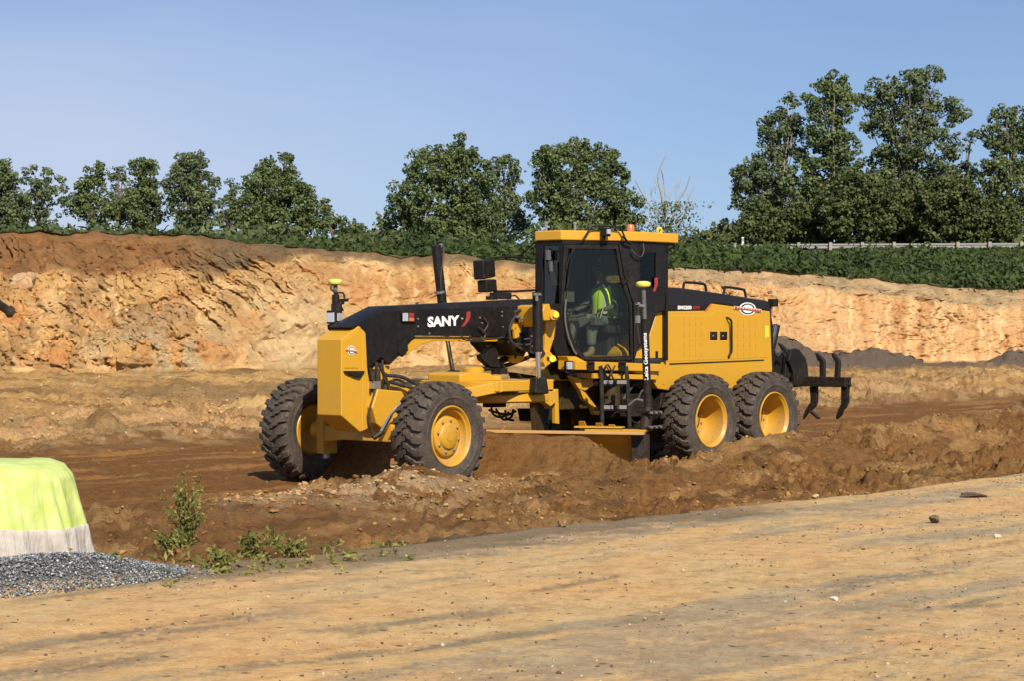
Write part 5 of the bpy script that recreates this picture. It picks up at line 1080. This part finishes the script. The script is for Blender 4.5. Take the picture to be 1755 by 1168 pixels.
# interior
G('seat', MB().box((-4.72, 0, 1.98), (.52, .50, .13)).box((-4.74, 0, 1.74), (.36, .34, .36)), 'seat_cloth', .04, cab)
G('seat_backrest', MB().box((-5.0, 0, 2.32), (.14, .48, .68), ry=R(-8)), 'seat_cloth', .05, cab)
G('armrest', MB().box((-4.62, .33, 2.20), (.40, .09, .07)).box((-4.62, -.33, 2.20), (.40, .09, .07)), 'seat_cloth', .02, cab)
G('steering_console', MB().tube([(-3.80, 0, 1.56), (-3.98, 0, 2.06)], .06, 8).box((-4.02, 0, 2.10), (.20, .30, .12), ry=R(25)), 'grey_plastic', .01, cab)
b = MB(); b.lathe([(.17, -.012), (.19, 0), (.17, .012), (.165, 0)], n=24, axis='Z', close=True); sw_ = G('steering_wheel', b, 'black_metal', 0, cab); sw_.location = (-4.12, 0, 2.24); sw_.rotation_euler = (0, R(35), 0)
for s in (1, -1):
    G('control_pod', MB().box((-4.18, s * .26, 2.10), (.18, .10, .12)), 'grey_plastic', .01, cab)
    for k in range(4): G('control_lever', MB().tube([(-4.22 + .03 * (k % 2), s * (.22 + .03 * k), 2.14), (-4.26, s * (.22 + .03 * k), 2.27)], [.008, .014], 6), 'steel' if k % 2 else 'black_metal', 0, cab)
G('monitor', MB().box((-3.72, .10, 2.44), (.04, .20, .15), rz=R(20)), 'grey_plastic', .006, cab); G('monitor', MB().box((-3.74, -.18, 2.78), (.03, .16, .34), rz=R(-10)), 'step_grey', .006, cab)
G('pedal', MB().box((-3.92, .12, 1.60), (.12, .08, .03), ry=R(-30)).box((-3.92, -.12, 1.60), (.12, .08, .03), ry=R(-30)), 'steel', .004, cab)
G('side_console', MB().box((-4.75, -.45, 1.85), (.6, .2, .55)), 'inner_dark', .02, cab)
for x, y in ((1011, 562), (1011, 573), (1013, 553)): G('switch_panel', MB().box(P3(x, y, .0), (.03, .12, .055)), 'step_grey', .004, cab)
G('sun_blind', MB().box((-5.15, 0, 2.92), (.02, .9, .30)), 'grey_plastic', .004, cab)
# roof furniture
for x, y in ((936, 388), (985.5, 388.5)): u, w_ = PV(x, y, -.1); G('lifting_eye', MB().tube([(u, -.1, 3.36), (u, -.1, w_ + .05)], .018, 8).tube([(u, -.1, w_ + .04), (u, -.1, w_ + .07)], .028, 8), 'steel', 0, roof)
u, w_ = PV(1130, 388, 0); G('lifting_eye', MB().lathe([(.035, -.012), (.06, -.012), (.06, .012), (.035, .012)], (u, 0, 3.445), n=20, close=True).box((u, 0, 3.38), (.05, .024, .05)), 'sticker', 0, roof)
u, w_ = PV(1080.5, 386, 0); bc = G('beacon', MB().lathe([(.058, 0), (.056, .12), (.045, .135), (.01, .138)], (u, 0, 3.38), axis='Z', n=20), 'amber', 0, roof); G('beacon_base', MB().lathe([(.075, 0), (.07, .03), (.01, .03)], (u, 0, 3.36), axis='Z', n=20), 'black_metal', 0, bc)
def W2(x, y, o): return wallpt(*ch, *PW(x, y, *ch), o)[0]
G('roof_guard_rail', MB().tube([W2(994, 411, .09), W2(1003, 396, .11), W2(1009, 388, .11), W2(1030, 387.5, .11), W2(1052, 389, .11), W2(1058, 392, .11), W2(1068, 412, .09)], .013, 7, 3), 'black_metal', 0, roof)
G('roof_guard_rail', MB().tube([W2(1062, 404, .10), W2(1068, 412, .10), W2(1078, 418, .06)], .018, 7, 2), 'black_metal', 0, roof)
wl = G('roof_worklight', MB().box(W2(1032, 398, .12), (.10, .10, .12)).tube([W2(1029, 403, .10), W2(1030, 414, .08)], .03, 8), 'black_metal', .01, roof); G('worklight_lens', MB().box(W2(1033, 397.5, .185), (.05, .05, .07)), 'lens', .006, wl)
G('wiring_loop', MB().tube([W2(1079, 428, .06), W2(1086, 437, .08), W2(1095, 440, .06), W2(1101, 430, .04), W2(1101, 417, .02)], .012, 6, 4), 'rubber_hose', 0, roof)
G('wiper_arm', MB().tube([(-3.42, -.05, 3.12), (-3.40, .02, 2.85), (-3.40, .10, 2.50)], .010, 6), 'black_metal', 0, cab)
G('wiper_arm', MB().tube([W2(983, 425, .05), W2(974, 438, .05), W2(968, 460, .05)], .010, 6), 'black_metal', 0, cab)
G('front_camera', MB().box((-3.40, .02, 3.02), (.06, .05, .14)).box((-3.39, .08, 2.86), (.04, .04, .14)), 'grey_plastic', .006, cab)
# mirror on the far side
mr = G('mirror', MB().prism(pxp([(822, 446), (843, 444), (845, 474), (824, 479)], -.90), -.84, -1.04), 'black_metal', .02)
G('mirror_lower', MB().prism(pxp([(828, 480), (846, 478), (848, 499), (829, 501)], -.90), -.84, -1.02), 'black_metal', .02, mr)
G('mirror_arm', MB().tube([P3(838, 446, -.9), P3(846, 441.5, -.9), P3(866, 440, -.8), P3(893, 441, -.5), P3(917, 444, -.25)], .013, 6, 3), 'black_metal', 0, mr)
G('mirror_arm', MB().tube([P3(846, 499, -.9), P3(880, 499, -.6), P3(917, 497, -.25)], .016, 6), 'black_metal', 0, mr)
G('mirror_arm', MB().tube([P3(891, 439, -.6), P3(917, 414, -.3)], .012, 6), 'black_metal', 0, mr)
# --- positioning masts at both ends of the blade
def mast(s, px_t, py_t, px_b, py_b, px_j, letters_on=False):
    base = Vector(BP(s, -.06, wtop + .04)); v = base.y
    top_ = Vector(P3(px_t, py_t, v)); bt = Vector(P3(px_b, py_b, v))
    r = G('blade_mast', MB().tube([bt, bt.lerp(top_, .72)], .052, 14), 'black_metal')
    G('mast_rod', MB().tube([bt.lerp(top_, .70), top_], .030, 12), 'grey_plastic', 0, r)
    G('receiver', MB().lathe([(.03, -.05), (.085, -.035), (.10, -.01), (.098, .015), (.06, .032), (.01, .036)], tuple(top_), axis='Z', n=24), 'disc_yellow', 0, r)
    return r, bt, top_
m1, bt, tp = mast(HALF - .02, 1102.5, 486, 1110.5, 700, 0)
G('mast_foot', MB().tube([bt, Vector(BP(HALF - .02, -.06, wtop + .05))], .075, 12).box(bt + Vector((0, 0, -.05)), (.24, .24, .03)).box(bt + Vector((0, 0, -.26)), (.24, .24, .03)), 'black_metal', .004, m1)
for dx in (-.10, 0, .10):
    for dz in (0, -.19): G('mast_bolt', MB().lathe([(.018, 0), (.018, .05), (.001, .05)], (bt.x + dx, bt.y + .10, bt.z - .06 + dz), n=8), 'steel', 0, m1)
for x, y in ((1093, 520), (1096, 523), (1101, 524), (1093, 547)): G('mast_bracket', MB().box(P3(x, y, bt.y), (.05, .05, .035 if y < 540 else .10)), 'steel', .004, m1)
G('mast_cable', MB().tube([P3(1090, 515, bt.y), P3(1094, 530, bt.y), P3(1093, 560, bt.y), P3(1096, 590, bt.y)], .012, 6, 4), 'rubber_hose', 0, m1)
G('mast_stay', MB().tube([P3(1078, 696, bt.y - .2), P3(1090, 686, bt.y - .1), P3(1102, 688, bt.y)], .014, 6, 3), 'steel', 0, m1)
# vertical lettering, bottom to top
me = text_mesh('Leica Geosystems', 1.0, .02, .02); co = np.empty(len(me.vertices) * 3, np.float32); me.vertices.foreach_get('co', co); co = co.reshape(-1, 3)
tx = (co[:, 0] - co[:, 0].min()) / np.ptp(co[:, 0]); ty = (co[:, 1] - co[:, 1].min()) / np.ptp(co[:, 1])
q0, q1 = bt.lerp(tp, (700 - 652) / 214), bt.lerp(tp, (700 - 570) / 214)
camdir = Vector(loc_ray(1108, 610)[0]) - q0; camdir.z = 0; camdir.normalize(); side = Vector((0, 0, 1)).cross(camdir)   # to the right of the viewer, round the tube
ang = (ty - .5) * 1.3; rr = .0545 + (co[:, 2] > 0) * .002
n3 = np.stack([(q0[i] + (q1[i] - q0[i]) * tx) + (-np.sin(ang) * side[i] + np.cos(ang) * camdir[i]) * rr for i in range(3)], 1)
me.vertices.foreach_set('co', n3.astype(np.float32).ravel()); me.update(); me.materials.append(M['white']); link('lettering', me, m1)
m2, bt2, tp2 = mast(-HALF + .15, 574.5, 482, 577, 562, 0)
G('mast_foot', MB().tube([P3(577, 520, bt2.y), P3(577, 556, bt2.y), P3(568, 563, bt2.y)], .075, 8), 'black_metal', 0, m2)
G('mast_post', MB().tube([Vector(P3(577, 560, bt2.y)), Vector(BP(-HALF + .15, -.06, wtop))], .05, 10), 'black_metal', 0, m2)
G('mast_cable', MB().tube([P3(570, 486, bt2.y), P3(567, 495, bt2.y), P3(578, 501, bt2.y + .05), P3(588, 502, bt2.y), P3(590, 512, bt2.y), P3(583, 520, bt2.y), P3(588, 532, bt2.y)], .014, 6, 5), 'rubber_hose', 0, m2)
G('mast_bracket', MB().box(P3(590, 514, bt2.y), (.14, .03, .04)).box(P3(586, 517, bt2.y), (.05, .05, .07)), 'black_metal', .004, m2)
# --- ripper at the rear
UR = -9.3
def prr(pts): return [PU(x, y, UR) for x, y in pts]
rb = MB(); a = prr([(1362, 646), (1454, 645), (1454, 665), (1362, 664)]); v0, v1 = a[0][1], a[1][1]; wA, wB = a[0][2], a[2][2]
v1_ = v1; rb.box((UR, 0, (wA + wB) / 2), (.18, 2 * v1_, wA - wB)); rip = G('ripper_beam', rb, 'black_metal', .012)
for px_, py_ in ((1454, 652), (1456, 661)): G('ripper_pin', MB().tube([PU(px_ - 3, py_, UR), PU(px_ + 2, py_, UR)], .03, 8), 'black_metal', 0, rip)
def shank(pts, th, nm='ripper_shank'):
    P_ = [Vector(PU(x, y, UR)) for x, y in pts]; vm = P_[0].y; b = MB()
    for i in range(len(P_) - 1):
        pass
    L_ = [(p.y, p.z) for p in P_]
    return P_
def blade_poly(outline, du, nm):                      # outline seen from the front, thickness along u
    b = MB(); P_ = [Vector(PU(x, y, UR + du)) for x, y in outline]; b.slab(P_, (-.07, 0, 0)); return G(nm, b, 'black_metal', .008, rip)
for o in ([(1396, 606), (1399, 606), (1410, 617), (1412, 622), (1412, 648), (1404, 648), (1404, 622), (1400, 618)],
          [(1424, 606), (1427, 606), (1437, 618), (1438, 623), (1437, 648), (1429, 648), (1431, 622), (1426, 614)],
          [(1332, 589), (1336, 590), (1347, 600), (1350, 608), (1350, 640), (1342, 640), (1343, 610), (1340, 604)],
          [(1387, 664), (1399, 664), (1399, 688), (1396, 698), (1383, 709), (1375, 720), (1378, 707), (1386, 694), (1389, 690)],
          [(1441, 664), (1453, 664), (1452, 690), (1448, 700), (1440, 707), (1433, 720), (1432, 716), (1436, 703), (1441, 694)]):
    blade_poly(o, .02, 'ripper_shank')
blade_poly([(1384, 706), (1388, 704), (1403, 717), (1400, 720)], .05, 'ripper_point')
blade_poly([(1436, 706), (1444, 703), (1440, 714), (1433, 719)], .05, 'ripper_point')
def lk(nm, pts, v, t=.06): return G(nm, MB().prism(pxp(pts, v), v, v - t), 'black_metal', .01, rip)
lk('ripper_link', [(1356, 600), (1366, 598), (1384, 624), (1386, 646), (1370, 664), (1362, 662), (1360, 640), (1352, 620)], .42)
lk('ripper_link', [(1348, 612), (1356, 600), (1360, 606), (1352, 660), (1344, 662)], .35)
lk('ripper_bracket', [(1326, 608), (1348, 606), (1352, 640), (1344, 650), (1326, 640)], .25, .4)
lk('ripper_link', [(1364, 598), (1370, 600), (1382, 616), (1386, 645), (1376, 646), (1376, 622)], .1)
lk('ripper_link', [(1354, 640), (1362, 600), (1365, 602), (1360, 662), (1352, 672)], -.1)
b = MB(); b.tube([(-8.1, .12, 1.05), (UR, .12, 1.10)], .05, 8); b.tube([(-8.1, -.35, 1.05), (UR, -.35, 1.10)], .05, 8); b.tube([(-8.1, .35, 1.05), (UR, .35, 1.10)], .05, 8); G('ripper_arm', b, 'black_metal', 0, rip)
G('ripper_cylinder', MB().tube([P3(1331, 557, .30), P3(1322, 600, .30)], .06, 12), 'black_metal', 0, rip)
G('cylinder_rod', MB().tube([P3(1328, 557, .36), P3(1322, 588, .36)], .02, 8), 'chrome', 0, rip)
G('hydraulic_hose', MB().tube([P3(1326, 600, .4), P3(1332, 612, .42), P3(1340, 604, .42), P3(1344, 612, .4)], .02, 7, 4), 'rubber_hose', 0, rip)
G('rear_frame', MB().prism([(-7.7, 1.3), (-8.15, 1.25), (-8.2, .75), (-7.7, .7)], .45, -.45), 'black_metal', .02)

# ------------------------------------------------------------------ the operator
SU, SV, SW = -4.66, .02, 2.08
pw = to_world(SU, SV, SW); per = empty('person', pw, RZ)
def L_(u, v, w_): return Vector((u - SU, v - SV, w_ - SW))
def skin(name, joints, edges, mat, parent, sub=2):
    me = bpy.data.meshes.new(name); me.from_pydata([L_(*j[:3]) for j in joints], edges, []); me.materials.append(M[mat]); o = link(name, me, parent)
    o.modifiers.new('skin', 'SKIN'); sk = me.skin_vertices[0].data
    for i, j in enumerate(joints): sk[i].radius = (j[3], j[4] if len(j) > 4 else j[3]); sk[i].use_root = (i == 0)
    s = o.modifiers.new('sub', 'SUBSURF'); s.levels = sub; s.render_levels = sub; o.modifiers['skin'].use_smooth_shade = True; return o
# pelvis, spine, chest, neck, shoulders, arms to the levers, legs to the pedals
J = [(-4.68, 0, 2.12, .15, .17), (-4.70, 0, 2.28, .13, .15), (-4.70, 0, 2.46, .135, .17), (-4.68, 0, 2.58, .09, .12), (-4.65, 0, 2.66, .055), (-4.63, 0, 2.72, .05),
     (-4.68, .19, 2.54, .065), (-4.56, .29, 2.32, .048), (-4.32, .27, 2.26, .036), (-4.68, -.19, 2.54, .065), (-4.55, -.28, 2.32, .048), (-4.32, -.26, 2.26, .036),
     (-4.60, .12, 2.10, .10), (-4.22, .16, 2.12, .085), (-4.18, .15, 1.90, .065), (-4.20, .14, 1.70, .05), (-4.60, -.12, 2.10, .10), (-4.22, -.16, 2.12, .085), (-4.12, -.15, 1.90, .065), (-4.05, -.15, 1.70, .05)]
E_ = [(0, 1), (1, 2), (2, 3), (3, 4), (4, 5), (3, 6), (6, 7), (7, 8), (3, 9), (9, 10), (10, 11), (0, 12), (12, 13), (13, 14), (14, 15), (0, 16), (16, 17), (17, 18), (18, 19)]
skin('body', J, E_, 'shirt', per)
for s in (1, -1): skin('trouser_leg', [(-4.62, s * .12, 2.10, .115), (-4.24, s * .16, 2.13, .098), (-4.19 + (s < 0) * .07, s * .15, 1.90, .078), (-4.20 + (s < 0) * .13, s * .145, 1.72, .068)], [(0, 1), (1, 2), (2, 3)], 'jeans', per)
for s in (1, -1): skin('boot', [(-4.21 + (s < 0) * .13, s * .145, 1.74, .060), (-4.20 + (s < 0) * .13, s * .145, 1.63, .058), (-4.10 + (s < 0) * .13, s * .15, 1.605, .050), (-4.01 + (s < 0) * .13, s * .15, 1.60, .042)], [(0, 1), (1, 2), (2, 3)], 'boot', per)
# vest shell round the torso
b = MB(); rings = []; zz = [2.14, 2.22, 2.32, 2.42, 2.50, 2.57, 2.62]; n = 28
for i, z in enumerate(zz):
    a_, b_ = [(.175, .205), (.17, .20), (.165, .195), (.165, .205), (.155, .215), (.12, .19), (.085, .11)][i]; cx = -4.69 + .0 * i
    rings += [L_(cx + a_ * math.cos(2 * math.pi * k / n), b_ * math.sin(2 * math.pi * k / n), z + .01 * math.sin(5 * k)) for k in range(n)]
b.add(rings, [(i * n + k, i * n + (k + 1) % n, (i + 1) * n + (k + 1) % n, (i + 1) * n + k) for i in range(len(zz) - 1) for k in range(n) if not (i >= 4 and k in (5, 6, 7, 8, 19, 20, 21, 22))])
vest = b.build('vest', M['vest'], per, angle=70); so = vest.modifiers.new('thick', 'SOLIDIFY'); so.thickness = .008; so.offset = 1
def tape(k0, k1, z0, z1, nm='reflective_tape', mt='vest_tape', rows_=6):
    b = MB(); vs = []
    for i in range(rows_ + 1):
        z = z0 + (z1 - z0) * i / rows_; ii = [q[1] for q in ((0, (.175, .205)), )]
        a_ = np.interp(z, zz, [.175, .17, .165, .165, .155, .12, .085]) + .012; b2 = np.interp(z, zz, [.205, .20, .195, .205, .215, .19, .11]) + .012
        for t in np.linspace(k0, k1, 7): vs.append(L_(-4.69 + a_ * math.cos(t), b2 * math.sin(t), z))
    b.add(vs, [(i * 7 + k, i * 7 + k + 1, (i + 1) * 7 + k + 1, (i + 1) * 7 + k) for i in range(rows_) for k in range(6)]); return b.build(nm, M[mt], per, angle=80)
tape(.42, .68, 2.16, 2.60); tape(-.68, -.42, 2.16, 2.60); tape(-1.6, 1.9, 2.20, 2.25, rows_=2); tape(.02, .06, 2.16, 2.58, 'zip', 'inner_dark')
# head with face, ears, short dark hair
hc = (-4.605, 0, 2.785)
b = MB(); hv_ = []; 
nr, ns = 22, 30
for i in range(nr + 1):
    th = math.pi * i / nr
    for k in range(ns):
        ph_ = 2 * math.pi * k / ns; x, y, z = math.sin(th) * math.cos(ph_), math.sin(th) * math.sin(ph_), math.cos(th)
        px_, py_, pz_ = x * .098, y * .078, z * .122
        if z < 0: py_ *= 1 + z * .28; px_ = px_ * (1 + z * .12) + .012 * -z
        f = math.exp(-(y / .16) ** 2) * (x > 0)
        px_ += f * (.024 * math.exp(-((z + .12) / .13) ** 2) - .008 * math.exp(-((z - .12) / .09) ** 2) + .008 * math.exp(-((z + .50) / .06) ** 2) + .01 * math.exp(-((z + .8) / .12) ** 2))
        px_ -= (x > 0) * .008 * (math.exp(-((abs(y) - .38) / .14) ** 2 - ((z - .10) / .10) ** 2))
        hv_.append(L_(hc[0] + px_, hc[1] + py_, hc[2] + pz_))
b.add(hv_, [(i * ns + k, i * ns + (k + 1) % ns, (i + 1) * ns + (k + 1) % ns, (i + 1) * ns + k) for i in range(nr) for k in range(ns)])
head = b.build('head', M['skin'], per, angle=80)
for s in (1, -1):
    b = MB(); b.lathe([(.010, -.004), (.028, 0), (.030, .006), (.020, .010), (.005, .006)], tuple(L_(hc[0] - .005, s * .080, hc[2] - .005)), n=12); b.build('ear', M['skin'], head)
    b = MB(); b.lathe([(.001, -.004), (.010, 0), (.001, .004)], tuple(L_(hc[0] + .083, s * .030, hc[2] + .012)), n=10, axis='X'); b.build('eye', M['hardhat'], head)
b = MB(); b.box(L_(hc[0] + .094, 0, hc[2] - .058), (.006, .042, .008)); b.build('mouth', M['hardhat'], head)
b = MB(); hv_ = []
for i in range(12):
    th = math.pi * .56 * i / 11
    for k in range(ns):
        ph_ = 2 * math.pi * k / ns; fr_ = max(0, math.cos(ph_)); t2 = th * (1 - .28 * fr_); x, y, z = math.sin(t2) * math.cos(ph_), math.sin(t2) * math.sin(ph_), math.cos(t2); hv_.append(L_(hc[0] + x * .110 - .004, hc[1] + y * .092, hc[2] + z * .136))
b.add(hv_, [(i * ns + k, i * ns + (k + 1) % ns, (i + 1) * ns + (k + 1) % ns, (i + 1) * ns + k) for i in range(11) for k in range(ns)]); b.build('cap', M['hardhat'], per, angle=80)
b = MB(); b.slab([L_(hc[0] + .08, -.07, hc[2] + .075), L_(hc[0] + .17, -.045, hc[2] + .06), L_(hc[0] + .17, .045, hc[2] + .06), L_(hc[0] + .08, .07, hc[2] + .075)], (0, 0, .01)); b.build('cap_peak', M['hardhat'], per)
# hands closed on the levers
for s in (1, -1):
    wr = (-4.32, s * .265, 2.26)
    skin('hand', [(wr[0], wr[1], wr[2], .028), (wr[0] + .06, wr[1], wr[2] + .005, .036, .020)], [(0, 1)], 'skin', per, 1)
    for f in range(4):
        y = wr[1] + (f - 1.5) * .019; l = (.9, 1.05, 1.0, .8)[f]
        skin('finger', [(wr[0] + .07, y, wr[2] + .008, .009), (wr[0] + .07 + .030 * l, y, wr[2] + .010, .009), (wr[0] + .07 + .042 * l, y, wr[2] - .016, .008), (wr[0] + .07 + .026 * l, y, wr[2] - .036, .007)], [(0, 1), (1, 2), (2, 3)], 'skin', per, 1)
    skin('thumb', [(wr[0] + .03, wr[1] - s * .025, wr[2], .010), (wr[0] + .06, wr[1] - s * .045, wr[2] - .005, .010), (wr[0] + .095, wr[1] - s * .035, wr[2] - .012, .008)], [(0, 1), (1, 2)], 'skin', per, 1)
tag(per, 'operator sitting in the grader cab in a hi-vis yellow vest and dark cap', 'person')
